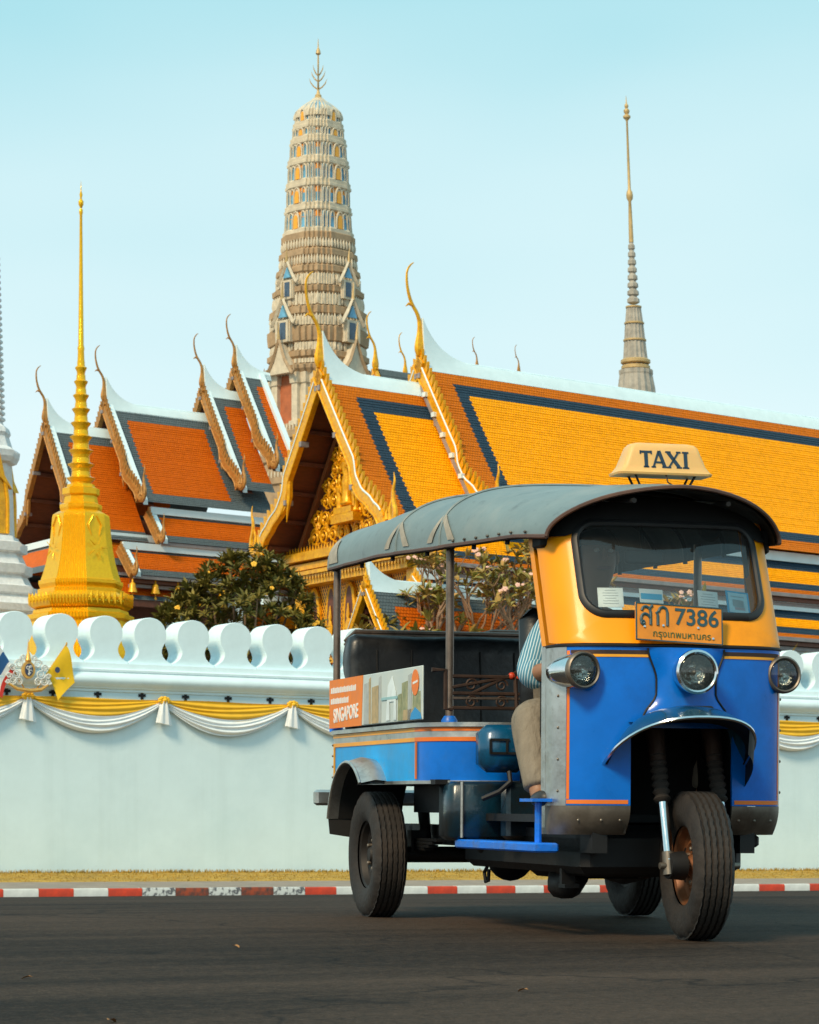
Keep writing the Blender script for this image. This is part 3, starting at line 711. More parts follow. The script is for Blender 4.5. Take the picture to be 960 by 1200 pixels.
# ---------------------------------------------------------------- stepped hall (left)
B0 = P(53, 1005, 88); B0.z = 0
hallB = tag(empty('temple_hall', B0), 'hall with four stepped orange roofs bordered in slate grey tiles', 'temple')
HBt = [(0., 14.15, 2.55), (2.23, 15.05, 7.5), (6.11, 15.9, 7.55), (7.44, 16.7, 8.5)]
dropB = [(2.75, 3.7), (2.75, 3.35), (2.75, 3.5), (2.75, 3.5)]
for i, (r0, zr, r1) in enumerate(HBt):
    cw, dz = dropB[i]; sec = (.10, zr, cw, zr-dz)
    tm = tile_set('tiles_stepped_hall', BG, BG, BO, sec, .55, .48, .42, .06, .09, .09, wr=(3.75 if i == 1 else 99))
    for sd in (1, -1): roof_slope(hallB, r0+.05, r1, sec, sd, tm, th=.09)
    for sd in (1, -1): soffit(hallB, r0+.08, r0+1.6 if i == 0 else r0+.6, sec, sd, pur=5)
    ridge(hallB, r0+.05, r1, zr, .80, 1.2, .12, .18, .10)
    for sd in (1, -1): barge(hallB, r0, zr+.16, cw-.02, zr-dz+.12, sd, BRONZE, w=.24, k=.8, fins='row', white=False)
    horn(hallB, r0, zr+.2, 1.66, BRONZE)
    if i == 3:
        mb = HB(); mb.loft([[(r, c, z) for c, z in ((.15, zr+.06), (cw+.05, zr-dz+.10), (cw+.05, zr-dz-.1), (.15, zr-.16))] for r in (r1-.12, r1+.08)]); mb.build('verge_strip', WHITE2, hallB, smooth=0)
    mb = HB(); mb.loft([[(r, c, z) for c, z in ((.15, zr+.02), (cw+.05, zr-dz+.06), (cw+.05, zr-dz-.1), (.15, zr-.16))] for r in (r0+.10, r0+.27)]); mb.build('verge_strip', WHITE2, hallB, smooth=0)
# skirts
skB = [((2.55, 11.35, 3.40, 10.42), (2.0, 1.4)), ((3.25, 10.10, 4.15, 9.25), (1.2, .3))]
for i, (sec, (rs, _)) in enumerate(skB):
    tm = tile_set('tiles_skirt_grey', BG, BG, BO, sec, .3, .03, .30, .04, .09, .09)
    for (ra, rb) in ((rs+.6*(1-i)+.1, 8.75+.35*i),):
        for sd in (1, -1):
            roof_slope(hallB, ra, rb, sec, sd, tm, th=.09, sag=.04)
            mb = HB(); mb.box(((ra+rb)/2, sd*(sec[0]+.02), sec[1]+.12), (rb-ra, .15, .22)); mb.build('white_course', WHITE2, hallB, smooth=0)
            for q, (dz, dc) in enumerate(((-.02, -.12), (-.14, -.24), (-.27, -.34))):
                mb = HB(); mb.box(((ra+rb)/2, sd*(sec[2]+dc), sec[3]+dz-.04), (rb-ra, .22, .10)); mb.build('eave_board', (GREYTRIM, BROWNW)[q % 2], hallB, smooth=0)
        barge(hallB, ra-.05, sec[1]+.1, sec[2]+.02, sec[3]+.08, 1, BRONZE, w=.24, k=.62, c0=sec[0]-.05, wig=0, fins='row', white=False)
        mb = HB(); mb.loft([[(r, c, z) for c, z in ((sec[0], sec[1]+.08), (sec[2]+.05, sec[3]+.08), (sec[2]+.05, sec[3]-.06), (sec[0], sec[1]-.06))] for r in (ra+.04, ra+.22)]); mb.build('verge_strip', WHITE2, hallB, smooth=0)
# low front porch roofs under the first gable
for i, sec in enumerate(((2.55, 10.45, 3.35, 9.6), (3.2, 9.3, 4.1, 8.5))):
    tm = tile_set('tiles_porch', BG, BG, BO, sec, .3, .03, .28, .04, .09, .09)
    for sd in (1, -1):
        roof_slope(hallB, -.2-.5*i, 3.0, sec, sd, tm, th=.09, sag=.04)
        mb = HB(); mb.box((1.4-.25*i, sd*(sec[0]+.02), sec[1]+.12), (3.2+.5*i, .15, .22)); mb.build('white_course', WHITE2, hallB, smooth=0)
        mb = HB(); mb.box((1.4-.25*i, sd*(sec[2]-.14), sec[3]-.1), (3.2+.5*i, .24, .2)); mb.build('eave_board', BROWNW, hallB, smooth=0)
# front hip roof in front of the gable
mb = HB(); hp = [(-.1, -2.6, 10.35), (-.1, 2.6, 10.35), (-1.3, 3.6, 9.3), (-1.3, -3.6, 9.3)]
mb.add(hp, [(0, 1, 2, 3)], uv=[(1.2, 0), (6.4, 0), (7.6, 1.6), (0, 1.6)]); mb.build('roof_slope', tile_mat('tiles_hip', BG, BG, BO, .3, .05, .3, .04, 1.6, .15, .15, 7.2), hallB, smooth=0)
mb = HB(); mb.box((-.1, 0, 10.45), (.18, 5.3, .2)); mb.build('white_course', WHITE2, hallB, smooth=0)
mb = HB(); mb.loft([[(r, c, z) for c, z in ((-2.3, 10.4), (2.3, 10.4), (.05, 13.6), (-.05, 13.6))] for r in (1.2, 1.35)]); mb.build('pediment', BROWNW, hallB, smooth=0)
for z in (10.75, 11.3, 11.8, 12.3, 12.75):
    lim = (13.5-z)*.70-.2; c = 0
    while c <= lim:
        for sd in ((1, -1) if c else (1,)):
            o = inst('scroll', sm[int(z*7) % 2], hallB, basis(hmap(1.18, sd*c, z), Wn*.8, Hn, Vector((0, 0, .8))))
        c += .52
mb = HB(); mb.box((4.9, 0, 4.4), (7.4, 6.0, 8.4)); mb.build('wall', BROWNW, hallB, smooth=0)
mb = HB(); mb.box((5.1, 0, 10.0), (6.2, 4.2, 2.4)); mb.build('attic_wall', BROWNW, hallB, smooth=0)
for k in range(4):
    mb = HB(); mb.bbox((.6+2.4*k, 3.75, 4.4), (.45, .45, 8.6), .06); mb.build('pillar', WHITE2, hallB, smooth=30)
mb = MB(); mb.lathe([(.02, .18), (.03, .05), (.09, 0), (.11, -.14), (.15, -.26), (.02, -.27), (.015, -.36), (.05, -.42), (.02, -.52)], 10); bell = mb.mesh('eave_bell', 50); bell.materials.append(GOLD)
for k in range(8): inst('eave_bell', bell, hallB, Matrix.Translation(hmap(1.3+.85*k, 4.02, 8.98)))

# ---------------------------------------------------------------- low pavilion behind the wall
C0 = P(429, 1005, 63); C0.z = 0
pav = tag(empty('pavilion', C0), 'low pavilion with orange tiles, grey borders and a white swept ridge', 'pavilion')
sec = (.06, 6.78, 2.15, 4.1)
tm = tile_set('tiles_pavilion', BG, BG, BO, sec, .45, .5, .3, .05, .09, .09)
for sd in (1, -1): roof_slope(pav, .05, 8.0, sec, sd, tm)
soffit(pav, .1, 1., sec, 1, pur=4); soffit(pav, .1, 1., sec, -1, pur=4)
ridge(pav, .05, 8.0, 6.78, .50, 1.2, .10, .16, .10)
for sd in (1, -1): barge(pav, 0, 6.88, 2.1, 4.2, sd, GOLD, w=.2, k=.6, fins='parts', white=True)
horn(pav, 0, 6.95, .55, GOLD)
mb = HB(); mb.loft([[(r, c, z) for c, z in ((-1.6, 4.0), (1.6, 4.0), (0, 6.3))] for r in (.6, .75)]); mb.build('pediment', BROWNW, pav, smooth=0)
mb = HB(); mb.box((4.3, 0, 2.2), (7.2, 2.6, 3.9)); mb.build('wall', BROWNW, pav, smooth=0)

# ---------------------------------------------------------------- halls whose finials alone rise behind the great roof
def back_hall(px, py_tip, py_base, Y, gold, label):
    b = P(px, 1005, Y); b.z = 0; zb = ZC + (HOR-py_base)*Y/FPX; h = (py_base-py_tip)*Y/FPX
    o = tag(empty('temple_hall', b), label, 'temple', 'roofs behind the great hall')
    s_ = (.08, zb, 3.0, zb-4.2)
    for sd in (1, -1): roof_slope(o, .1, 7, s_, sd, tm, th=.3); barge(o, 0, zb+.1, 2.9, zb-4.0, sd, gold, w=.2, k=.7, fins=None, white=False)
    horn(o, 0, zb+.05, h, gold)
    mb = HB(); mb.box((3.6, 0, (zb-4.2)/2), (6.5, 5, zb-4.4)); mb.build('wall', BROWNW, o, smooth=0)
for px, a, b_, Y, g_, lb_ in ((440, 368, 432, 108, GOLD, 'temple roof with a tall gilded finial between prang and great hall'), (475, 392, 440, 118, GOLD, 'temple roof with a short gilded finial just before the main gable horn'), (559, 397, 432, 124, BRONZE, 'temple roof with a dull bronze finial behind the ridge beside the main horn'), (608, 406, 436, 128, BRONZE, 'temple roof with a dull bronze finial midway to the slender spire')):
    back_hall(px, a, b_, Y, g_, lb_)

# ================================================================ PRANG, SPIRES AND CHEDIS
def redent(n=3, face=.44, cut=.2):
    """square plan with stepped corners, half size 1, counter-clockwise"""
    step = cut/n; q = []
    xs = [1 - step*i for i in range(n+1)]; ys = [face + (xs[-1]-face)*i/n for i in range(n+1)]
    pts = []
    for i in range(n+1):
        pts.append((xs[i], ys[i]))
        if i < n: pts.append((xs[i+1], ys[i]))
    up = pts; dn = [(y, x) for x, y in up[::-1]]
    seen = []
    for p in up + dn:
        if not seen or (abs(seen[-1][0]-p[0]) + abs(seen[-1][1]-p[1])) > 1e-6: seen.append(p)
    quad = seen; out = []
    for k in range(4):
        a = k*PI/2; c, s_ = round(math.cos(a)), round(math.sin(a))
        out += [(x*c-y*s_, x*s_+y*c) for x, y in quad]
    return out
def stack(plan, levels):
    return [[(x*h, y*h, z) for x, y in plan] for z, h in levels]

# ---- great prang
PY = 140.0; ps = FPX/PY; PC = P(373, 1005, PY); PC.z = 0
def pz(py): return ZC + (HOR-py)*PY/FPX
prang = tag(empty('prang', Matrix.Translation(PC) @ RZ(R(-45+1))), 'tall tapering cream stone prang tower banded with blue and orange niches', 'tower')
PCUT, PFACE = .20, .42
plan = redent(3, PFACE, PCUT); pext = max((x+y)/math.sqrt(2) for x, y in plan)
def hwp(px): return px/ps/pext
tiers = [(275, 41.6), (245, 38.8), (217, 37.6), (190, 35.6), (165, 32.5), (147, 29.4)]
lv = []
for y, h in ((760, 78), (600, 78), (598, 74), (575, 74), (573, 77), (566, 77), (564, 70), (548, 69), (546, 72), (538, 72), (536, 66), (522, 64), (520, 68), (512, 68), (510, 66), (503, 63)): lv.append((pz(y), hwp(h)))
mb = MB(); mb.loft(stack(plan, lv)); mb.build('terraced_base', STONE, prang, smooth=0)
mb = MB(); mb.loft(stack(plan, [(pz(505), hwp(56)), (pz(446), hwp(56))])); mb.build('red_wall', BRICKRED, prang, smooth=0)
rows = [(446, 62), (441, 66), (437, 66), (434, 57), (428, 57), (426, 60), (420, 60), (418, 55), (410, 55), (408, 59), (399, 60), (397, 60), (392, 60), (390, 56), (378, 55), (376, 58), (368, 57), (366, 52), (352, 51), (350, 54), (344, 54), (342, 48.5), (328, 48), (326, 50), (320, 49), (318, 46), (308, 45), (306, 46.5), (300, 46), (298, 42.5), (289, 42), (287, 43.5), (280, 43.5), (279, 42.5)]
mb = MB(); mb.loft(stack(plan, [(pz(y), hwp(h)) for y, h in rows])); mb.build('lower_tiers', STONE, prang, smooth=0)
# pilasters over the red wall
mb = MB(); mb.loft([[(x*.1*s_, y*.1*s_, z) for x, y in ((1,-1),(1,1),(-1,1),(-1,-1))] for z, s_ in ((pz(506), 3.0), (pz(501), 3.0), (pz(500), 2.0), (pz(458), 2.0), (pz(457), 2.6), (pz(445), 3.0))]); pil = mb.mesh('pilaster', 0); pil.materials.append(STONE2)
h_ = hwp(56)
for k in range(4):
    for x, y in ((1.0, -.34), (1.0, .34), (.9, .52), (.78, .68), (.68, .78), (.52, .9)):
        inst('pilaster', pil, prang, RZ(k*PI/2) @ T(x*h_*1.01, y*h_, 0))
# upper tiers: a band below, recessed orange wall, niches
def band_prof(y, h, nxt): return [(pz(y+9), hwp(h-.6)), (pz(y+7.5), hwp(h+1.3)), (pz(y+4.5), hwp(h+1.4)), (pz(y+4), hwp(h+.2)), (pz(y), hwp(h+.4)), (pz(y-1.5), hwp(h-1))]
for i, (y, h) in enumerate(tiers):
    mb = MB(); mb.loft(stack(plan, band_prof(y, h, 0))); mb.build('stone_band', STONE2, prang, smooth=0)
    ytop = tiers[i+1][0]+9 if i+1 < len(tiers) else 133
    htop = tiers[i+1][1] if i+1 < len(tiers) else 26
    ym = lerp(y-1, ytop-.5, .62); hm = lerp(h-4.2, htop-3.4, .62)
    mb = MB(); mb.loft(stack(plan, [(pz(y-1), hwp(h-2.6)), (pz(ym), hwp(hm+1.6))])); mb.build('recess_wall', BLUEN, prang, smooth=0)
    mb = MB(); mb.loft(stack(plan, [(pz(ym), hwp(hm+1.7)), (pz(ytop-.5), hwp(htop-1.6))])); mb.build('spandrel_band', ORANGEN, prang, smooth=0)
    hh = (y - ytop)*PY/FPX*.93
    H0 = hwp((h+htop)/2-1.7)
    mb = MB(); z0, z1 = pz(y-1), pz(ytop-.5)
    for vx, vy in plan:
        ha, hb_ = hwp(h-1.9), hwp(htop-1.1); mb.tube([(vx*ha, vy*ha, z0), (vx*hb_, vy*hb_, z1)], .028, 5)
    mb.build('corner_shafts', STONE2, prang)['kind'] = 'stuff'
    for face in range(4):
        st = PCUT/3
        for q in range(7):
            j = abs(q-3); xs = 1 - st*j
            if j == 0: yc, w, pm = 0, .16, ORANGEN
            elif j == 1: yc, w, pm = PFACE - .125, .11, BLUEN
            else:
                a_ = PFACE+((1-3*st)-PFACE)*(j-2)/3; b_ = PFACE+((1-3*st)-PFACE)*(j-1)/3; yc, w, pm = (a_+b_)/2, (b_-a_)*.46, BLUEN; xs = 1 - st*(j-1)
            yc *= (1 if q > 3 else -1)
            a = arch(w*H0, hh, 5); M = RZ(face*PI/2) @ T(xs*H0, yc*H0, pz(y-1)) @ RZ(PI/2)
            mb = MB(); mb.tube([(x, -.10, z) for x, z in a], .045 if j < 2 else .032, 5)
            nf = mb.build('niche', STONE2, prang); nf.matrix_local = M
            mb = MB(); mb.loft([[(x*(.62 if j == 0 else .95), d, z*(.8 if j == 0 else 1)) for x, z in a] for d in (-.13 if j == 0 else -.07, .12)]); pnl = mb.build('niche_panel', pm if j != 0 else mat('bright_orange_glaze', (.88, .40, .03), .4, var=.1), nf, smooth=0)
            if j == 0:
                mb = MB(); mb.loft([[(x*.82, d, z*.92) for x, z in a] for d in (-.085, .10)]); mb.build('niche_border', STONE2, nf, smooth=0)
# dome
mb = MB(); mb.loft(stack(plan, [(pz(y), hwp(h)) for y, h in ((141, 29.4), (138, 29.2), (135.5, 28.6), (133, 27.4), (130, 25.2), (127, 22), (124, 18), (121, 13.4), (118.5, 9.4), (116, 7))])); mb.build('dome', STONE2, prang, smooth=0)
mb = MB()
for k in range(28):
    a = 2*PI*k/28; c, s_ = math.cos(a), math.sin(a); sq = 1/max(abs(c), abs(s_))**.35
    mb.tube([(c*hwp(h)*sq*.96, s_*hwp(h)*sq*.96, pz(y)) for y, h in ((136, 27.6), (132, 25.6), (127, 21), (121, 12.8))], [.07, .08, .07, .03], 5)
f = mb.build('dome_petals', BLUEN, prang)
# lotus-bud rows on the lower tiers
bud = MB(); bud.lathe([(.10, 0), (.16, .12), (.15, .26), (.07, .42), (.01, .52)], 7)
bv, bf = [v.copy() for v in bud.v], list(bud.f)
def bud_row(y, h, n, k):
    mb = MB(); H = hwp(h)
    P2 = [Vector(p)*H for p in plan]; per = [(P2[i], P2[(i+1) % len(P2)]) for i in range(len(P2))]; tot = sum((b-a).length for a, b in per); d = tot/n; acc = d/2
    for a, b in per:
        L = (b-a).length
        while acc < L:
            p = a.lerp(b, acc/L); mb.add(bv, bf, T(p.x, p.y, pz(y)) @ S3(k*.58, k*.58, k*1.2)); acc += d
        acc -= L
    f = mb.build('lotus_bud_row', STONE2, prang); f['kind'] = 'stuff'
for y, h, n, k in ((297, 43.0, 64, .82), (317, 46.2, 70, .75), (341, 49, 72, .9), (365, 52.4, 76, 1.0), (389, 56.2, 80, .95), (418, 57, 80, .62), (447, 60.5, 84, .6), (512, 67, 90, .6), (538, 71, 90, .6), (566, 76, 96, .6)): bud_row(y, h, n, k)
mb = MB()
for y0, y1, h in ((390, 380, 56.6), (366, 354, 52.8), (410, 419, 56.0), (434, 429, 57.6), (342, 330, 49.3)):
    H = hwp(h); P2 = [Vector(p)*H for p in plan]
    for i in range(len(P2)):
        a, b = P2[i], P2[(i+1) % len(P2)]; m_ = max(1, int((b-a).length/.42))
        for j in range(m_):
            p = a.lerp(b, (j+.5)/m_); z0, z1 = min(pz(y0), pz(y1)), max(pz(y0), pz(y1)); mb.box((p.x, p.y, (z0+z1)/2), (.16, .16, (z1-z0)))
f = mb.build('colonnettes', STONE2, prang, smooth=0); f['kind'] = 'stuff'
# gabled dormers on each face
for face in range(4):
    for y, h, k in ((352, 52, .95), (402, 59, 1.1)):
        H = hwp(h)
        dm = empty('dormer', None); dm.parent = prang; dm.matrix_local = RZ(face*PI/2) @ T(H*.985, 0, pz(y)) @ RZ(PI/2) @ S3(k*.72, k*.8, k*.86)
        mb = MB(); mb.prism([(-.62, -.3), (.62, -.3), (.62, .85), (-.62, .85)], -.28, .4); mb.build('dormer_wall', STONE2, dm, smooth=0)
        mb = MB(); mb.prism([(-.26, -.15), (.26, -.15), (.26, .72), (-.26, .72)], -.30, -.2); mb.build('opening', mat('dark_blue_glass', (.06, .10, .16), .2, var=.3), dm, smooth=0)
        mb = MB(); mb.prism([(-.36, .98), (.36, .98), (.0, 1.62)], -.33, -.2); mb.build('tympanum', BLUEN, dm, smooth=0)
        for s_ in (-1, 1):
            mb = MB(); mb.tube([(s_*.95, -.3, .62), (s_*.55, -.32, 1.15), (0, -.32, 2.0)], [.13, .13, .09], 4); mb.tube([(s_*.95, -.3, .62), (s_*1.12, -.3, .78), (s_*1.1, -.3, 1.1)], [.11, .08, .01], 5); mb.build('gable_rafter', STONE2, dm)
            mb = MB(); mb.box((s_*.48, -.3, .25), (.16, .16, 1.1)); mb.build('column', STONE2, dm, smooth=0)
        mb = MB(); mb.tube([(0, -.32, 1.9), (0, -.32, 2.3), (.03, -.36, 2.8)], [.12, .07, .01], 6); mb.build('dormer_finial', SPIREB, dm)
    H = hwp(62); wg = empty('porch_gable', None); wg.parent = prang; wg.matrix_local = RZ(face*PI/2) @ T(H*.98, 0, pz(446)) @ RZ(PI/2) @ S3(.75, .8, .8)
    mb = MB(); mb.prism([(-1.0, 0), (1.0, 0), (0, 1.9)], -.5, .6); mb.build('gable_wall', STONE2, wg, smooth=0)
    for s_ in (-1, 1):
        mb = MB(); mb.tube([(s_*1.25, -.52, -.1), (s_*.55, -.54, .85), (0, -.54, 2.15)], [.13, .13, .1], 4); mb.tube([(s_*1.25, -.52, -.1), (s_*1.42, -.52, .1), (s_*1.38, -.52, .5)], [.1, .08, .01], 5); mb.build('gable_rafter', STONE, wg)
    mb = MB(); mb.tube([(0, -.54, 2.1), (0, -.54, 2.6), (.05, -.58, 3.1)], [.12, .07, .01], 6); mb.build('gable_finial', SPIREB, wg)
# trident finial
mb = MB(); mb.lathe([(hwp(7), pz(118)), (hwp(7), pz(116)), (hwp(4.5), pz(114)), (hwp(4.5), pz(112)), (hwp(2.5), pz(110)), (hwp(1.6), pz(106)), (hwp(1.1), pz(90)), (hwp(1.2), pz(72)), (hwp(.9), pz(65)), (hwp(3.6), pz(63)), (hwp(2.6), pz(59)), (hwp(1.0), pz(56)), (hwp(.25), pz(45))], 12)
fo = mb.build('spire_rod', SPIREB, prang)
for y, L in ((102, 12), (93, 9.5), (86, 7)):
    for k in range(4):
        a = k*PI/2 + R(45); c, s_ = math.cos(a), math.sin(a)
        mb = MB(); mb.tube([(c*hwp(x), s_*hwp(x), pz(y-dy)) for x, dy in ((0, -3), (L*.45, 0), (L*.8, 4.5), (L, 10))], [hwp(1.0), hwp(.95), hwp(.8), hwp(.1)], 5); mb.build('trident_blade', SPIREB, fo)

# ---- slender spire (right)
SY = 150.0
def sz(py): return ZC + (HOR-py)*SY/FPX
def sw(px): return px*SY/FPX
SC = P(746, 1005, SY); SC.z = 0
spire = tag(empty('chedi_spire', Matrix.Translation(SC) @ RY(R(-1.6)*0)), 'slender ringed stone spire with a long gold needle', 'spire')
def axis(y): return -12*SY/FPX*max(0, (455-y)/335)            # the spire leans a little
def sring(y, h, n=20, ribs=0):
    return [(axis(y)+sw(h)*math.cos(2*PI*k/n)*(1+ribs*(k % 2)), sw(h)*math.sin(2*PI*k/n)*(1+ribs*(k % 2)), sz(y)) for k in range(n)]
mb = MB(); mb.loft([sring(y, h, 32, -.07) for y, h in ((760, 40), (560, 34), (500, 27), (455, 22), (440, 19.5), (438, 20), (434, 20), (433, 16), (428, 15.5))]); mb.build('bell', SPIREG, spire, smooth=0)
for y0, h in ((431, 17), (424, 17.5)):
    mb = MB(); mb.loft([sring(y, q, 24) for y, q in ((y0+3, h-2), (y0+1.5, h), (y0-1.5, h), (y0-3, h-2.4))]); mb.build('ring', SPIREB, spire)
mb = MB(); mb.loft([sring(y, h, 32, -.09) for y, h in ((421, 14.4), (400, 12.6), (380, 10.8), (360, 8.6))]); mb.build('fluted_shaft', SPIREG, spire, smooth=0)
for y, h in ((399, 13.6), (379, 11.8), (360, 9.4)):
    mb = MB(); mb.loft([sring(y+1.2, h-.8), sring(y+.8, h), sring(y-.8, h), sring(y-1.2, h-.9)]); mb.build('ring', SPIREB, spire)
for i in range(8):
    y = 352 - i*9.0; h = lerp(7.4, 4.0, i/7)
    mb = MB(); mb.loft([sring(y+4.2, h*.62, 16), sring(y+2.6, h, 16, -.1), sring(y-1.6, h*.97, 16, -.1), sring(y-3.6, h*.62, 16), sring(y-4.8, h*.60, 16)]); mb.build('lotus_ring', SPIREG, spire, smooth=0)
mb = MB(); mb.loft([sring(y, h, 12) for y, h in ((284, 2.8), (260, 2.4), (236, 1.7), (233, 3.6), (229, 4.0), (225, 3.4), (222, 1.8), (200, 1.6), (142, 1.1), (140, 2.4), (138, 4.4), (136, 4.4), (134, 2.0), (131, 3.6), (129, 3.4), (127, 1.4), (125, 2.4), (123, 2.2), (121, .8), (112, .15))]); mb.build('gold_needle', SPIREB, spire)

# ---- gold chedi (left)
GY = 66.0; gs = FPX/GY; GC = P(95, 1005, GY); GC.z = 0
def gz(py): return ZC + (HOR-py)*GY/FPX
def gw(px): return px/gs/1.09
GLEAF = mat('gold_leaf', (1.0, .50, .006), .18, .45, var=.10, scale=16, bump=.4, bscale=42)
gchedi = tag(empty('chedi', Matrix.Translation(GC) @ RZ(R(-45-8))), 'gold leaf chedi with a bell body and long tapering spire', 'chedi')
gp = redent(6, .42, .30); gext = max((x+y)/math.sqrt(2) for x, y in gp)
mb = MB(); mb.loft(stack(gp, [(gz(y), gw(h)) for y, h in ((1000, 78), (800, 78), (770, 72), (750, 66), (748, 62), (730, 60), (727, 63), (722, 63), (720, 57), (716, 56))])); mb.build('base', GLEAF, gchedi, smooth=0)
mb = MB(); mb.loft(stack(gp, [(gz(y), gw(h)) for y, h in ((716, 53), (713, 59), (708, 62), (703, 61), (699, 55), (696, 51))])); mb.build('lotus_moulding', GLEAF, gchedi, smooth=30)
mb = MB(); H = gw(62); P2 = [Vector(p)*H for p in gp]
def leaf_row(mb, P2, y0, y1, sp, out=.05):
    for i in range(len(P2)):
        a, b = P2[i], P2[(i+1) % len(P2)]; L = (b-a).length; m_ = max(1, round(L/sp)); d = (b-a)/m_; nrm = Vector((d.y, -d.x)).normalized()
        for j in range(m_):
            p, q = a+d*j, a+d*(j+1); c = (p+q)/2 + nrm*out
            mb.add([(p.x, p.y, gz(y0)), (q.x, q.y, gz(y0)), (c.x*.985, c.y*.985, gz(y1)), (c.x, c.y, gz(y0*.7+y1*.3))], [(0, 1, 3), (1, 2, 3), (2, 0, 3)])
leaf_row(mb, P2, 701, 712, .15); leaf_row(mb, P2, 706, 696, .15); f = mb.build('lotus_leaves', GLEAF, gchedi, smooth=0); f['kind'] = 'stuff'
mb = MB(); mb.loft(stack(gp, [(gz(y), gw(h)) for y, h in ((696, 51), (692, 51), (691, 48), (686, 50), (682, 50), (681, 47.5), (672, 44.5), (660, 41), (645, 38), (630, 36), (615, 34.6), (607, 34), (604, 33), (602, 30), (600, 26))])); mb.build('bell', GLEAF, gchedi, smooth=0)
mb = MB(); mb.loft(stack(gp, [(gz(y), gw(h)) for y, h in ((600, 24), (596, 25), (592, 25), (590, 20.5), (582, 19), (580, 22), (573, 22), (571, 17), (568, 16))])); mb.build('throne', GLEAF, gchedi, smooth=0)
for fc in range(4):
    mb = MB()
    for a_ in range(5):
        M = RZ(fc*PI/2) @ T(gw(43), 0, gz(645)) @ RZ(PI/2)
        an = 2*PI*a_/5; mb.tube([(.10*math.cos(an), .02, .10*math.sin(an)), (.28*math.cos(an), .0, .30*math.sin(an))], [.016, .005], 5, M=M)
    for s_ in (-1, 1):
        M = RZ(fc*PI/2) @ T(gw(35), 0, gz(612)) @ RZ(PI/2)
        mb.tube([(s_*.05, 0, .1), (s_*.18, -.02, -.12), (s_*.1, -.03, -.38)], [.014, .02, .005], 5, M=M)
    mb.build('floral_relief', GLEAF, gchedi)['kind'] = 'stuff'
n = 9; ye = 569.
for i in range(n):
    y = ye - i*16.2; h = lerp(15.6, 6.3, i/(n-1)); d = 16.0
    mb = MB(); N = 24
    def rr(y, h, amp): return [(gw(h)*math.cos(2*PI*k/N)*(1+amp*(k % 2)), gw(h)*math.sin(2*PI*k/N)*(1+amp*(k % 2)), gz(y)) for k in range(N)]
    mb.loft([rr(y, h*.80, 0), rr(y-d*.22, h*.86, 0), rr(y-d*.36, h*1.0, .05), rr(y-d*.52, h*1.12, .10), rr(y-d*.60, h*1.0, -.10), rr(y-d*.66, h*.80, 0), rr(y-d, h*.76, 0)]); mb.build('lotus_ring', GLEAF, gchedi, smooth=30)
mb = MB(); mb.lathe([(gw(h), gz(y)) for y, h in ((424, 4.6), (412, 4.0), (408, 4.6), (405, 3.6), (330, 2.6), (252, 1.7), (250, 2.4), (246, 2.4), (244, 1.0), (240, 3.2), (236, 3.4), (233, 1.2), (228, 2.0), (224, .8), (212, .1))], 12); mb.build('needle', GLEAF, gchedi)

# ---- white chedi (left edge)
WY = 69.0; ws_ = FPX/WY; WC = P(-26, 1005, WY); WC.z = 0
def wz(py): return ZC + (HOR-py)*WY/FPX
def ww(px): return px/ws_/1.01
wch = tag(empty('chedi', Matrix.Translation(WC) @ RZ(R(-45-4))), 'white mosaic chedi with stepped base and gold niche', 'chedi')
wp = redent(3, .45, .3)
mb = MB(); mb.loft(stack(wp, [(wz(y), ww(h)) for y, h in ((1000, 100), (800, 100), (760, 92), (745, 92), (744, 84), (722, 78), (720, 82), (712, 82), (711, 72), (700, 64), (698, 68), (690, 68), (688, 60), (676, 54), (674, 59), (664, 60), (662, 53), (650, 48), (648, 54), (638, 54), (636, 46), (630, 44))])); mb.build('stepped_base', CHEDI, wch, smooth=0)
mb = MB(); mb.loft(stack(wp, [(wz(y), ww(h)) for y, h in ((631, 40), (545, 37), (543, 42), (537, 45), (530, 46), (527, 42), (525, 38), (512, 34), (508, 36), (502, 34), (498, 29))])); mb.build('tower_body', CHEDI, wch, smooth=0)
for fc in range(4):
    nf = empty('niche', None); nf.parent = wch; nf.matrix_local = RZ(fc*PI/2) @ T(ww(37), 0, wz(628)) @ RZ(PI/2) @ S3(.72, .72, .80)
    mb = MB(); mb.prism(arch(.34, 1.7), -.16, .1); mb.build('niche_panel', GOLDW, nf, smooth=0)
    mb = MB(); mb.tube([(x, -.14, z) for x, z in arch(.42, 1.9)], .08, 6); mb.build('niche_frame', GOLD, nf)
    mb = MB(); mb.prism([(-.55, 1.35), (-.25, 1.75), (0, 2.6), (.25, 1.75), (.55, 1.35), (0, 1.75)], -.24, -.05); mb.build('niche_crest', GOLD, nf, smooth=30)
mb = MB(); mb.loft(stack(wp, [(wz(y), ww(h)) for y, h in [(499, 29), (494, 27)] + [(494-k*7-d, lerp(30, 24, k/28)*q) for k in range(28) for d, q in ((0, .9), (2, 1.0), (4.5, 1.0), (6.5, .9))] + [(296, 23), (200, 4), (150, .5)]])); mb.build('ringed_spire', CHEDI, wch, smooth=0)
mb = MB()
for fc in range(4):
    M = RZ(fc*PI/2) @ T(ww(31), 0, wz(524)) @ S3(.9, .9, .8); mb.lathe([(.16, 0), (.2, .12), (.12, .3), (.14, .42), (.08, .55), (.1, .62), (.02, .8)], 8, M)
mb.build('guardian_figures', BRONZE, wch)['kind'] = 'stuff'

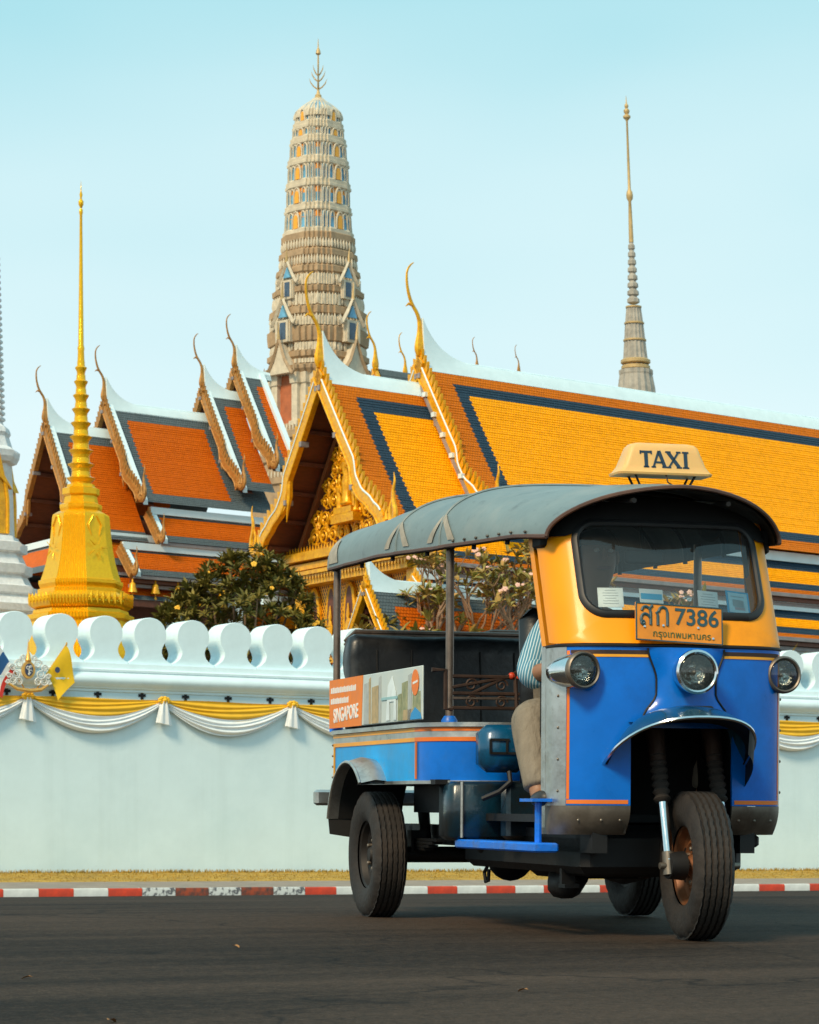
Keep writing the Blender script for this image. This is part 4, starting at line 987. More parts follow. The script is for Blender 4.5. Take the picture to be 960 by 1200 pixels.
# ================================================================ TREES BEHIND THE WALL
LEAFD = mat('dark_leaf', (.075, .075, .012), .55, col2=(.27, .20, .035), scale=2.2, cut=(.35, .7), spec=.3)
LEAFL = mat('frangipani_leaf', (.17, .17, .022), .5, col2=(.48, .24, .06), scale=2.5, cut=(.4, .7))
BARK = mat('bark', (.27, .155, .09), .85, var=.3, scale=10, bump=.5)
YFLOW = mat('yellow_blossom', (.85, .45, .03), .6, var=.15); PFLOW = mat('pink_blossom', (.80, .48, .38), .6, var=.15)
def leaf(mb, base, d, up, L, w, droop=.25):
    d = d.normalized(); s_ = d.cross(up); s_ = s_.normalized() if s_.length > 1e-4 else Vector((1, 0, 0)); nrm = s_.cross(d)
    def q(t, x, fold): return base + d*L*t + s_*x*w - nrm*(droop*L*t*t) + nrm*fold*w*.35
    mb.add([q(0, 0, 0), q(.35, -.5, .6), q(.35, 0, 0), q(.35, .5, .6), q(.7, -.42, .5), q(.7, 0, 0), q(.7, .42, .5), q(1, 0, 0)], [(0, 1, 2), (0, 2, 3), (1, 4, 5, 2), (2, 5, 6, 3), (4, 7, 5), (5, 7, 6)])
def whorl(mb, p, axis, n, L, w, rg, spread=.9):
    a = axis.normalized(); o1 = a.orthogonal().normalized(); o2 = a.cross(o1); ph = rg.uniform(0, 6)
    for k in range(n):
        an = ph + 2.4*k; el = rg.uniform(.15, 1.0)*spread
        d = a*math.cos(el*1.35) + (o1*math.cos(an) + o2*math.sin(an))*math.sin(el*1.35)
        leaf(mb, p, d, a, L*rg.uniform(.7, 1.15), w*rg.uniform(.8, 1.2), rg.uniform(.1, .45))
def blossom_mesh(r, m):
    mb = MB()
    for k in range(5):
        a = 2*PI*k/5; mb.sphere((r*.5*math.cos(a), r*.5*math.sin(a), .01), (r*.55, r*.4, r*.22), 6, 4, RZ(0))
    mb.sphere((0, 0, r*.15), r*.3, 6, 4); me = mb.mesh('blossom', 60); me.materials.append(m); return me
yb = blossom_mesh(.10, YFLOW); pb = blossom_mesh(.105, PFLOW)

# dense dark tree (left of the gilded gable)
TB = P(283, 1005, 62.5); TB.z = .38
tree = tag(empty('leafy_tree', TB), 'dense dark green tree dotted with yellow blossoms behind the wall', 'tree')
s62 = FPX/62.5
def tl(px, py, dy=0.): return Vector(((px-283)/s62, dy, ZC-.38+(HOR-py)/s62))
mb = MB(); rg = random.Random(11)
mb.tube([(0, 0, 0), (.03, .05, 1.6), (-.03, 0, 3.2), (.02, 0, 4.5)], [.2, .16, .13, .08], 10); mb.build('trunk', BARK, tree)
outline = [(183, 738), (192, 716), (212, 700), (228, 682), (246, 668), (264, 652), (283, 640), (300, 645), (318, 656), (336, 664), (352, 682), (362, 706), (372, 728), (380, 742)]
tips = []
for i in range(560):
    px = rg.uniform(184, 378)
    for a, b in zip(outline, outline[1:]):
        if a[0] <= px <= b[0]: top = lerp(a[1], b[1], (px-a[0])/(b[0]-a[0])); break
    dep = 1.35*math.sin(PI*min(1, max(0, (px-175)/210)))
    py = top + rg.uniform(-9, 9)*(1 if i % 3 else 1.6) + 4 + (790-top)*rg.random()**1.35; fr = (py-top)/(790-top)
    dy = rg.uniform(-1, 1)*dep*min(1, .35+fr*1.5)
    tips.append(tl(px, py, dy))
mb = MB()
for i in range(34):
    p = tips[i*7 % len(tips)]; st = Vector((0, 0, rg.uniform(1.8, 3.8))); md = st.lerp(p, .5) + Vector((0, 0, -.15)); mb.tube([st, md, p], [.06, .04, .015], 5)
mb.build('limbs', BARK, tree)
mb = MB()
for p in tips:
    ax = (p - Vector((0, 0, 3.2))); ax.z = abs(ax.z)*.6+.5; whorl(mb, p, ax, rg.randint(11, 17), rg.uniform(.19, .34), .066, rg, 1.1)
mb.build('crown', LEAFD, tree, smooth=0, recalc=False)
cl = rg.sample([p for p in tips if p.y < .3], 18)
for p in cl:
    inst('blossom', yb, tree, Matrix.Translation(p + Vector((rg.uniform(-.1, .1), -.25, rg.uniform(.0, .15)))) @ RX(R(60)) @ RZ(rg.uniform(0, 6)) @ S3(*(3*[rg.uniform(.35, .8)])))

def frangipani(px, Y, label, lean, seed, depth=5, h0=4.0, L0=.8, zb=.38, spread=.62, lk=1.0, flow=.7):
    rg = random.Random(seed); b = P(px, 1005, Y); b.z = zb
    t = tag(empty('frangipani_tree', b), label, 'tree', 'frangipani trees behind the wall')
    tr = MB(); lb = MB(); cr = MB(); fl = []
    tr.tube([(0, 0, 0), (.05, 0, h0*.5), (lean*.3, 0, h0)], [.15, .13, .11], 9)
    def grow(p, d, L, r, k):
        q = p + d*L*.55 + Vector((rg.uniform(-.06, .06), rg.uniform(-.06, .06), 0)); e_ = p + d*L + Vector((0, 0, .06))
        lb.tube([p, q, e_], [r, r*.88, r*.74], 6)
        if k == 0 or (k == 1 and rg.random() < .3):
            whorl(cr, e_, d + Vector((0, 0, .3)), rg.randint(4, 7), .34*lk*rg.uniform(.7, 1.1), .095*lk, rg, 1.0)
            if rg.random() < flow: fl.append(e_)
            return
        for j in range(rg.choice((2, 2, 3))):
            a = rg.uniform(0, 2*PI); sd = Vector((math.cos(a), .6*math.sin(a), rg.uniform(-.25, .35)))
            nd = (d*.75 + sd*spread + Vector((0, 0, .30))).normalized(); grow(e_, nd, L*rg.uniform(.68, .92), r*.72, k-1)
    top = Vector((lean*.3, 0, h0))
    for j in range(5):
        a = 2*PI*j/5 + rg.uniform(-.3, .3); grow(top - Vector((0, 0, .35*j*.5)), Vector((math.cos(a)*.9, .5*math.sin(a), .75)).normalized(), L0*rg.uniform(.85, 1.15), .075, depth-1)
    tr.build('trunk', BARK, t); lb.build('limbs', BARK, t); cr.build('crown', LEAFL, t, smooth=0, recalc=False)
    for p in fl:
        for q in range(rg.randint(1, 2)):
            inst('blossom', pb, t, Matrix.Translation(p + Vector((rg.uniform(-.12, .12), rg.uniform(-.2, .05), rg.uniform(.02, .16)))) @ RX(R(rg.uniform(20, 80))) @ RZ(rg.uniform(0, 6)) @ S3(*(3*[rg.uniform(.4, .75)])))
    return t
frangipani(572, 63.8, 'spreading bare-limbed frangipani with pink blossoms seen behind the taxi seats', 0., 21, 6, 3.95, .90, flow=.16, lk=.9, spread=.72)
frangipani(482, 62.6, 'smaller leafy frangipani with pink blossoms beside the low pavilion', 0., 33, 4, 4.1, .66, lk=1.1, flow=.15)
frangipani(775, 66.8, 'frangipani seen through the taxi windscreen', 0., 8, 4, 4.6, .60, lk=1.05, flow=.3)
# yellow rosette plant and shrubs that show over or between the merlons
rg = random.Random(4)
b = P(917, 1005, 72); b.z = .38; pl = tag(empty('rosette_plant', b), 'golden spiky rosette plant whose top shows over the wall beside the headlight', 'plant')
mb = MB(); mb.tube([(0, 0, 0), (0, 0, 4.9)], [.14, .1], 8); mb.build('stem', BARK, pl)
mb = MB(); whorl(mb, Vector((0, 0, 4.9)), Vector((0, 0, 1)), 26, .85, .14, rg, 1.0); mb.build('crown', mat('golden_leaf', (.70, .38, .03), .5, var=.25), pl, smooth=0, recalc=False)
for px, Y, h in ((20, 60.5, 4.3), (150, 61, 4.1), (215, 60, 4.4), (400, 62.5, 4.6)):
    b = P(px, 1005, Y); b.z = .38; sh = tag(empty('shrub', b), 'leafy shrub glimpsed between the merlons of the wall', 'shrub', 'shrubs behind the merlons')
    mb = MB(); mb.tube([(0, 0, 0), (0, 0, h-.6)], [.08, .05], 6); mb.build('stem', BARK, sh)
    mb = MB()
    for k in range(40):
        p = Vector((rg.gauss(0, .38), rg.gauss(0, .3), h - abs(rg.gauss(0, .5)) - .1)); whorl(mb, p, Vector((rg.uniform(-.5, .5), 0, 1)), 9, .28, .09, rg)
    mb.build('crown', LEAFL, sh, smooth=0, recalc=False)
# ================================================================ THREE-WHEELED TAXI
BLUE = mat('blue_paint', (.0, .155, .66), .34, 0, var=.16, scale=2.6, coat=.32, spec=.15, bump=.16, bscale=4.5)
BLUE2 = mat('sunlit_blue_paint', (.0, .33, .78), .42, 0, var=.2, scale=4, coat=.15, spec=.15, bump=.16, bscale=6)  # brighter copy of the blue paint, light on the body side put into the colour
BLUEB = mat('bright_blue_paint', (.0, .16, .75), .4, var=.2, scale=8, bump=.15)
YEL = mat('orange_yellow_paint', (.98, .335, .0005), .45, 0, var=.05, scale=3, coat=.1, spec=.25)
OLINE = mat('orange_coachline', (.78, .17, .012), .45, var=.12, scale=8); YLINE = mat('amber_coachline', (.85, .36, .02), .45, var=.12, scale=8)
METAL = mat('bare_sheet_metal', (.50, .50, .48), .34, .85, var=.32, scale=5, bump=.3, bscale=6)
METALD = mat('stained_sheet_metal', (.20, .17, .14), .45, .7, var=.4, scale=6, bump=.15, bscale=9)
CHROME = mat('chrome', (.72, .73, .74), .13, 1., var=.1, scale=6)
STEEL = mat('worn_steel_tube', (.22, .17, .14), .42, .7, var=.35, scale=12)
RUSTY = mat('rusty_iron', (.055, .03, .021), .65, .4, var=.4, scale=14)
VINYL = mat('black_vinyl', (.010, .011, .013), .38, var=.3, scale=8, bump=.18, bscale=16, spec=.6)
LINER = mat('black_liner', (.005, .005, .005), .85, var=.3, scale=8)
CANVAS = mat('grey_canvas', (.17, .225, .235), .5, var=.2, scale=3.2, bump=.25, bscale=9, col2=None)
PATCH = mat('pale_reinforcing_patch', (.36, .32, .26), .75, var=.25, scale=14)
PIPE = mat('brown_piping', (.10, .05, .035), .6, var=.3, scale=14)
RUBBER = mat('tyre_rubber', (.020, .016, .014), .75, var=.3, scale=10, bump=.2, bscale=60)
BLACKM = mat('greasy_black_metal', (.010, .010, .011), .6, .2, var=.4, scale=9)
BRZRIM = mat('bronze_painted_rim', (.22, .085, .035), .45, .3, var=.3, scale=9)
DARKRIM = mat('dusty_dark_rim', (.022, .018, .016), .6, .3, var=.3, scale=9)
TEALM = mat('oily_teal_tank', (.002, .075, .17), .35, .1, col2=(.008, .016, .022), scale=7, cut=(.45, .7), coat=.4, bump=.1)
TEALD = mat('dark_oily_cover', (.003, .03, .055), .3, .2, col2=(.010, .013, .014), scale=5, cut=(.4, .65), coat=.4, bump=.1)
TEALF = mat('dark_teal_paint', (.010, .075, .13), .22, .3, var=.3, scale=4, coat=.7)
LENS = mat('lamp_reflector', (.42, .40, .37), .10, 1., var=.5, scale=30, bump=.9, bscale=38)
SIGNC = mat('cream_plastic', (.78, .46, .16), .45, var=.06, scale=5, sub=.15)
NAVY = mat('navy_letters', (.012, .04, .075), .5, var=.15)
PLATE = mat('orange_number_plate', (.72, .24, .012), .5, var=.15, scale=12)
PLTXT = mat('dark_teal_characters', (.02, .07, .09), .5, var=.2); PLTXT2 = mat('green_characters', (.06, .11, .03), .5, var=.3)
PAPER = mat('white_paper', (.80, .82, .82), .7, var=.04); PBLUE = mat('sky_blue_print', (.05, .42, .68), .6, var=.1); PINK = mat('pale_pink_print', (.70, .50, .52), .6, var=.2)
PGREY = mat('grey_print', (.55, .57, .58), .7, var=.15)
GLASS = bpy.data.materials.new('window_glass'); GLASS.use_nodes = True
def _glass():
    N, Lk = GLASS.node_tree.nodes, GLASS.node_tree.links; N.remove(N['Principled BSDF']); out = N['Material Output']
    t = N.new('ShaderNodeBsdfTransparent'); t.inputs[0].default_value = (.84, .90, .90, 1); g = N.new('ShaderNodeBsdfGlossy'); g.inputs['Roughness'].default_value = .03
    fr = N.new('ShaderNodeFresnel'); fr.inputs[0].default_value = 1.5
    ad = N.new('ShaderNodeMath'); ad.operation = 'ADD'; ad.inputs[1].default_value = .015; Lk.new(fr.outputs[0], ad.inputs[0])
    df = N.new('ShaderNodeBsdfDiffuse'); df.inputs[0].default_value = (.55, .60, .60, 1); dm_ = N.new('ShaderNodeMixShader'); dm_.inputs[0].default_value = .035; Lk.new(t.outputs[0], dm_.inputs[1]); Lk.new(df.outputs[0], dm_.inputs[2])
    mx = N.new('ShaderNodeMixShader'); Lk.new(ad.outputs[0], mx.inputs[0]); Lk.new(dm_.outputs[0], mx.inputs[1]); Lk.new(g.outputs[0], mx.inputs[2])
    Lk.new(mx.outputs[0], out.inputs[0])
_glass()

for m_, c_, a_, s_, lo_, hi_ in ((BLUE, (.06, .14, .24), .35, 3.5, .55, .78), (BLUE, (.0, .05, .22), .5, 1.6, .5, .72), (BLUE2, (.20, .22, .23), .45, 5., .54, .74), (YEL, (.45, .13, .004), .45, 2.2, .52, .76), (YEL, (.30, .20, .10), .35, 14., .66, .74),
        (METAL, (.16, .11, .08), .6, 6., .55, .72), (METALD, (.10, .06, .04), .6, 5., .5, .7), (CANVAS, (.30, .31, .29), .5, 3., .52, .74), (CANVAS, (.07, .08, .085), .6, 9., .58, .72), (TEALF, (.20, .20, .18), .35, 6., .56, .74), (RUBBER, (.055, .038, .028), .5, 6., .48, .7), (VINYL, (.05, .05, .048), .5, 7., .55, .72), (BLUEB, (.10, .12, .14), .5, 12., .5, .65)):
    grime(m_, c_, a_, s_, lo_, hi_)
for m_ in (BLUE, BLUE2, YEL): grime(m_, (.55, .56, .56), .5, 30., .70, .735, (1, 1, 9))
TH = R(15.5); VF = Vector((math.sin(TH), -math.cos(TH), 0)); VO = Vector((.455, 12.75, 0)); VO.z = road_z(VO.x, VO.y)
p_f = VO + VF*2.2; slope_f = (road_z(p_f.x, p_f.y) - VO.z)/2.2
VF3 = (VF + Vector((0, 0, slope_f))).normalized(); VL = Vector((math.cos(TH), math.sin(TH), 0)); VU = VF3.cross(VL)
VM = basis(VO, VF3, VL, VU)
tuk = tag(empty('taxi_tricycle', VM), 'blue and orange three-wheeled motor taxi with grey canvas canopy', 'tricycle taxi')

# ---- wheels
def tyre_mesh(Rr=.281, w=.074, n=84):
    prof = [(.150, -w*.72), (.165, -w*.86), (.195, -w*1.0), (.235, -w*1.0), (.262, -w*.90), (.274, -w*.74)]
    for c in (-.62, -.30, .02, .34, .66):
        prof += [(Rr-.002+.002*(1-abs(c)), w*(c-.12)), (Rr-.010, w*(c-.07)), (Rr-.010, w*(c-.03)), (Rr-.002+.002*(1-abs(c)), w*(c+.02))]
    prof += [(.274, w*.76), (.262, w*.90), (.235, w), (.195, w), (.165, w*.86), (.150, w*.72)]
    mb = MB(); rings = []
    for i, (r, h) in enumerate(prof):
        ring = []
        for k in range(n):
            a = 2*PI*k/n; rr = r
            if i in (4, 5, len(prof)-6, len(prof)-5) and k % 4 == 0: rr -= .007
            ring.append((rr*math.cos(a), h + (.0015 if k % 2 else -.0015)*(1 if 5 < i < len(prof)-6 else 0), rr*math.sin(a)))
        rings.append(ring)
    mb.loft(rings, caps=False); me = mb.mesh('tyre', 30); me.materials.append(RUBBER); return me
TY = tyre_mesh()
def wheel(a, b, near, rimmat, steer=0., cam_=0.):
    w = empty('wheel', None); w.parent = tuk; w.matrix_local = T(a, b, .281) @ RZ(steer) @ RX(cam_)
    inst('tyre', TY, w, Matrix.Identity(4))
    s_ = -1 if near else 1; M = RX(R(90)) if near else RX(R(-90))     # outer face of the rim points away from the body
    mb = MB(); mb.lathe([(.158, -.05), (.160, .040), (.150, .046), (.140, .040), (.130, .015), (.112, .006), (.100, .016), (.085, .022), (.07, .012), (.05, .014), (.05, -.05)], 40, M); rm = mb.build('rim', rimmat, w, 30)
    mb = MB(); mb.lathe([(.045, .0), (.045, .02), (.034, .03), (.028, .04), (.0, .042)], 20, M); mb.build('hub', rimmat, w, 30)
    for k in range(5):
        an = 2*PI*k/5; mb = MB(); mb.lathe([(.010, .01), (.010, .03), (.006, .034)], 6, M @ T(.066*math.cos(an), .066*math.sin(an), .0)); mb.build('wheel_nut', METALD, w, 0)
    for k in range(6):
        an = 2*PI*(k+.5)/6; mb = MB(); mb.lathe([(.014, .0), (.013, .024)], 10, M @ T(.106*math.cos(an), .106*math.sin(an), -.008)); mb.build('vent_hole', BLACKM, w, 0)
    return w
wheel(0, -.622, True, DARKRIM); wheel(0, .60, False, DARKRIM)
fw = wheel(2.215, .035, True, BRZRIM, steer=R(-4))

# ---- cab
HB_, AS = .465, 1.90
def fa(b, z):
    t = min(.99999, abs(b)/HB_); a = AS + .25*(1-t**3.2)**(1/3.2)
    if z > 1.115: a -= .42*(z-1.115)
    if z < .50: a -= .055*((.50-z)/.1)**2
    return a
def span(b0, b1, n):
    f0, f1 = math.asin(max(-1, b0/HB_)), math.asin(min(1, b1/HB_)); return [HB_*math.sin(lerp(f0, f1, i/n)) for i in range(n+1)]
def patch(name, m, b0, b1, z0, z1, off=0., nb=14, nz=8, parent=None, thick=.012):
    mb = MB(); bs = span(b0, b1, nb)
    for d, sgn in ((0, 1), (thick, -1)):
        pass
    fr = [[(fa(b, lerp(z0, z1, i/nz))+off, b, lerp(z0, z1, i/nz)) for b in bs] for i in range(nz+1)]
    mb.loft(fr, closed=False)
    # returned edges give the panel real thickness
    edge = [fr[0][j] for j in range(nb+1)] + [fr[i][nb] for i in range(1, nz+1)] + [fr[nz][j] for j in range(nb-1, -1, -1)] + [fr[i][0] for i in range(nz-1, 0, -1)]
    mb.loft([edge, [(p[0]-thick, p[1]*.997, p[2]) for p in edge]], caps=False)
    return mb.build(name, m, parent or tuk, 40)
GB = .205
patch('front_panel', BLUE, -.431, -GB, .506, 1.105); patch('front_panel', BLUE, GB, .431, .506, 1.105); patch('front_panel', BLUE, -GB, GB, .80, 1.105)
for s_ in (-1, 1):
    b0, b1 = (-HB_, -.432) if s_ < 0 else (.432, HB_)
    patch('corner_panel', METAL, b0, b1, .505, 1.105, nb=8)
    b0, b1 = (-HB_, -GB) if s_ < 0 else (GB, HB_)
    patch('lower_panel', METALD, b0, b1, .395, .505, nb=16)
    b0, b1 = (-.431, -.423) if s_ < 0 else (.423, .431)
    patch('coachline', OLINE, b0, b1, .53, 1.09, off=.002, nb=2)
    b0, b1 = (-.431, -GB-.01) if s_ < 0 else (GB+.01, .431)
    patch('coachline', OLINE, b0, b1, .512, .527, off=.002, nb=12, nz=2)
    b0, b1 = (-.42, -.135) if s_ < 0 else (.145, .42)
    patch('coachline', YLINE, b0, b1, 1.066, 1.076, off=.0025, nb=12, nz=2); patch('coachline', RUSTY, b0, b1, 1.076, 1.092, off=.002, nb=12, nz=2)
    # inner return of the cab side
    mb = MB(); mb.loft([[(a, s_*b, z) for a, b in ((AS+.005, HB_), (AS-.035, HB_+.004), (AS-.06, HB_-.02), (AS-.03, HB_-.05))] for z in (.42, .6, .9, 1.11)]); mb.build('side_flange', METAL, tuk, 40)
    mb = MB(); mb.loft([[(a-.42*max(0, z-1.115), s_*b, z) for a, b in ((AS+.005, HB_), (AS-.035, HB_+.003), (AS-.06, HB_-.02), (AS-.03, HB_-.05))] for z in (1.115, 1.3, 1.6)]); mb.build('pillar_flange', YEL, tuk, 40)
mb = MB(); bs = span(-HB_, HB_, 40); mb.tube([(fa(b, 1.11)+.002, b, 1.11) for b in bs], .006, 6); mb.build('seam_strip', BLACKM, tuk)
for z in (.56, .68, .80, .92, 1.04):
    for b_ in (-.452, .452): mb = MB(); mb.sphere((fa(b_, z)+.002, b_, z), (.003, .006, .006), 8, 4); mb.build('screw', METALD, tuk)
for b_ in (-.39, -.31, -.24, .24, .31, .39): mb = MB(); mb.sphere((fa(b_, .45)+.002, b_, .45), (.003, .006, .006), 8, 4); mb.build('screw', METALD, tuk)
# windscreen surround: ring between the cab outline and the rounded window opening
WZ0, WZ1, WB = 1.235, 1.585, .358
def winloop(g=0., n=15, rad=.075):
    b, z0, z1, r = WB+g, WZ0-g, WZ1+g, rad+g; L = []
    for cx, cz, a0 in ((b-r, z0+r, -90), (b-r, z1-r, 0), (-b+r, z1-r, 90), (-b+r, z0+r, 180)):
        for k in range(n+1): L.append((cx+r*math.cos(R(a0+90*k/n)), cz+r*math.sin(R(a0+90*k/n))))
    out = []
    for i in range(len(L)):       # subdivide the straights
        p, q = L[i], L[(i+1) % len(L)]; m_ = max(1, int(math.hypot(q[0]-p[0], q[1]-p[1])/.04))
        for j in range(m_): out.append((lerp(p[0], q[0], j/m_), lerp(p[1], q[1], j/m_)))
    return out
IN = winloop(.012); OUT = []
cz = (WZ0+WZ1)/2
for b, z in IN:
    db, dz = b, z-cz; k = min((HB_-.0005)/abs(db) if abs(db) > 1e-6 else 9e9, ((1.118-cz)/dz if dz < -1e-6 else ((1.612-cz)/dz if dz > 1e-6 else 9e9)))
    OUT.append((b*k, cz+dz*k))
mb = MB(); rings = []
for s_ in (0, .25, .5, .7, .82, .9, .95, .98, 1.):
    rings.append([(fa(lerp(i[0], o[0], s_), lerp(i[1], o[1], s_))+.002, lerp(i[0], o[0], s_), lerp(i[1], o[1], s_)) for i, o in zip(IN, OUT)])
rings = [[(p[0]-.03, p[1], p[2]) for p in rings[0]]] + rings
mb.loft(rings, caps=False); mb.build('windscreen_surround', YEL, tuk, 50)
mb = MB(); L = winloop(.006); mb.tube([(fa(b, z)+.004, b, z) for b, z in L + L[:1]], .017, 8, flat=.7); mb.build('window_seal', mat('black_rubber_seal', (.014, .014, .015), .5, var=.2), tuk)
gl = []
for s_ in (1., .8, .6, .4, .2, .02): gl.append([(fa(b*s_, cz+(z-cz)*s_)-.006, b*s_, cz+(z-cz)*s_) for b, z in winloop(.0)])
mb = MB(); mb.loft(gl, caps=False); mb.add([gl[-1][k] for k in range(len(gl[-1]))], [tuple(range(len(gl[-1])))]); ws_glass = mb.build('windscreen', GLASS, tuk, 60)
def sticker(b, z, w, h, rot, m, bits):
    """paper stuck inside the windscreen"""
    o = empty('sticker', None); o.parent = ws_glass; c = fa(b, z)-.016; nb_ = (fa(b+.01, z)-fa(b-.01, z))/.02
    Y = Vector((nb_, 1, 0)).normalized(); Z = Vector((-.42, 0, 1)).normalized(); X = Y.cross(Z); o.matrix_local = basis((c, b, z), X, Y, Z) @ RX(rot)
    mb = MB(); mb.box((0, 0, 0), (.002, w, h)); mb.build('sheet', m, o, 0)
    for y0, z0, sw_, sh_, mm in bits: mb = MB(); mb.box((.002, y0, z0), (.001, sw_, sh_)); mb.build('print', mm, o, 0)
lines = [(0, .03-.011*k, .06*(1 if k % 3 else .7), .0025, PGREY) for k in range(6)]
sticker(-.255, 1.295, .098, .082, -.03, PAPER, lines); sticker(-.095, 1.29, .094, .088, -.05, PAPER, [(0, .012, .084, .024, PBLUE), (.0, -.014, .05, .003, PGREY), (0, -.024, .06, .003, PGREY)])
sticker(.135, 1.288, .082, .088, -.08, PAPER, lines); sticker(.262, 1.285, .102, .100, -.06, PBLUE, [(0, 0, .084, .084, mat('pale_blue_sheet', (.55, .74, .80), .6, var=.08)), (0, -.002, .05, .03, PGREY), (.005, -.024, .045, .012, PINK), (0, .026, .06, .004, PGREY)])
# number plate
def text_mesh(body, size, m, ext=.001, bold=0.):
    c = bpy.data.curves.new('characters', 'FONT'); c.body = body; c.size = size; c.align_x = 'CENTER'; c.align_y = 'CENTER'; c.extrude = ext; c.offset = bold
    o = bpy.data.objects.new('characters', c); COL.objects.link(o); dg = bpy.context.evaluated_depsgraph_get(); dg.update()
    me = bpy.data.meshes.new_from_object(o.evaluated_get(dg)); bpy.data.objects.remove(o); me.materials.clear(); me.materials.append(m); me.name = 'characters'; return me
def facing(b, z, off, tilt=0., lean=0.):
    """frame on the cab front: x to the reader's right, y up, z towards the reader"""
    return basis((fa(b, z)+off, b, z), (0, 1, 0), (0, 0, 1), (1, 0, 0)) @ RX(lean) @ RZ(tilt)
pl = empty('number_plate', None); pl.parent = tuk; pl.matrix_local = facing(-.022, 1.193, .045, R(-2.6), R(-10))
mb = MB(); mb.bbox((0, 0, 0), (.352, .148, .006), .003); mb.build('plate', PLATE, pl, 0)
mb = MB()
for x, y, w, h in ((0, .0705, .346, .004), (0, -.0705, .346, .004), (-.1725, 0, .004, .140), (.1725, 0, .004, .140)): mb.box((x, y, .004), (w, h, .004))
mb.build('plate_border', PLTXT, pl, 0)
for body, size, x, y, m, bd in (('7386', .090, .070, .024, PLTXT, .0012), ('กรุงเทพมหานคร', .036, .01, -.045, PLTXT2, 0.)):
    o = link('characters', text_mesh(body, size, m, bold=bd), None, pl); o.matrix_local = T(x, y, .0045)
def thai(strokes, x0, y0, k):
    mb = MB()
    for st in strokes: mb.tube([(x0+x*k*.92, y0+y*k, .004) for x, y in st], .0058, 6)
    mb.build('characters', PLTXT, pl)
thai([[(.6, 0), (.6, .35), (.6, .66)] + spline([(.6, .66), (.53, .86), (.32, .97), (.14, .90), (.06, .74)], 4), spline([(.60, .34), (.46, .50), (.26, .58), (.08, .48), (.02, .28), (.06, .10)], 4), [(.13+.085*math.cos(a), .10+.085*math.sin(a)) for a in [PI*2*q/12 for q in range(13)]], [(.48, .82), (.72, 1.06)]], -.155, -.012, .072)
thai([[(.02, 0), (.02, .56), (-.06, .66), (.08, .76)] + spline([(.08, .76), (.16, .92), (.33, .99), (.52, .92), (.60, .72)], 4) + [(.60, .35), (.60, 0)]], -.088, -.012, .072)
for x, y in ((-.065, -.012), (.075, -.012), (.135, -.05), (-.14, -.02)):
    mb = MB(); mb.lathe([(.0055, .003), (.005, .007), (.002, .008)], 8, T(x, y, 0)); mb.build('plate_bolt', CHROME, pl)
mb = MB(); mb.box((-.012, 0, 0), (.03, .2, .05), T(fa(-.02, 1.19)+.02, -.02, 1.17)); mb.build('plate_bracket', BLACKM, tuk, 0)
# raised nose, headlamps
def nhw(z): return lerp(.150, .118, smooth(1.10, .97, z)) + .055*smooth(.93, .85, z) if False else (.118 + .034*smooth(.98, 1.10, z) + .05*smooth(.93, .84, z))
mb = MB(); rows = []
for i in range(15):
    z = lerp(1.103, .83, i/14); h = nhw(z); hgt = .024 + .012*smooth(1.10, .86, z)
    rows.append([(fa(b, z)+hgt*(1-min(1, abs(b/h))**3)+.003, b+.012, z) for b in [h*math.sin(PI/2*k/9) for k in range(-9, 10)]])
mb.loft(rows, closed=False); mb.build('nose_panel', BLUE, tuk, 50)
for s_ in (-1, 1):
    mb = MB(); mb.tube([(fa(nhw(z), z)+.004, s_*(nhw(z)+.002)+.012, z) for z in [lerp(1.10, .83, i/14) for i in range(15)]], .0045, 5); mb.build('nose_seam', BLACKM, tuk)
def lamp(b, z, r, a, housing, L, toe=0., parts='headlamp'):
    o = empty(parts, None); o.parent = tuk; o.matrix_local = T(a, b, z) @ RZ(toe) @ RY(R(90))
    mb = MB(); mb.lathe([(r*.25, -L), (r*.62, -L*.86), (r*.88, -L*.55), (r*1.02, -L*.2), (r*1.04, 0)], 28, caps=False); mb.sphere((0, 0, -L*.97), (r*.25, r*.25, L*.06), 12, 6); mb.build('housing', housing, o, 60)
    mb = MB(); mb.lathe([(r*1.04, -.010), (r*1.10, .0), (r*1.09, .014), (r*.98, .020), (r*.90, .016), (r*.90, .004)], 32, caps=False); mb.build('bezel', CHROME if parts == 'headlamp' else METALD, o, 50)
    mb = MB(); mb.lathe([(r*.92, .004), (r*.75, -r*.28), (r*.45, -r*.55), (r*.12, -r*.66), (.001, -r*.66)], 28, caps=False); mb.build('reflector', LENS, o, 60)
    mb = MB(); mb.lathe([(r*.10, -r*.6), (r*.14, -r*.3), (r*.08, -r*.16), (.001, -r*.12)], 10); mb.build('bulb', METALD, o)
    mb = MB(); mb.lathe([(r*.95, .008), (r*.8, .018), (r*.5, .027), (.001, .031)], 28, caps=False); mb.build('lens', GLASS, o, 60)
    return o
lamp(.012, 1.008, .077, 2.255, CHROME, .13)
lamp(-.405, 1.012, .066, 2.155, CHROME, .23, R(12), 'side_lamp'); lamp(.435, 1.012, .066, 2.085, TEALF, .16, R(4), 'side_lamp')
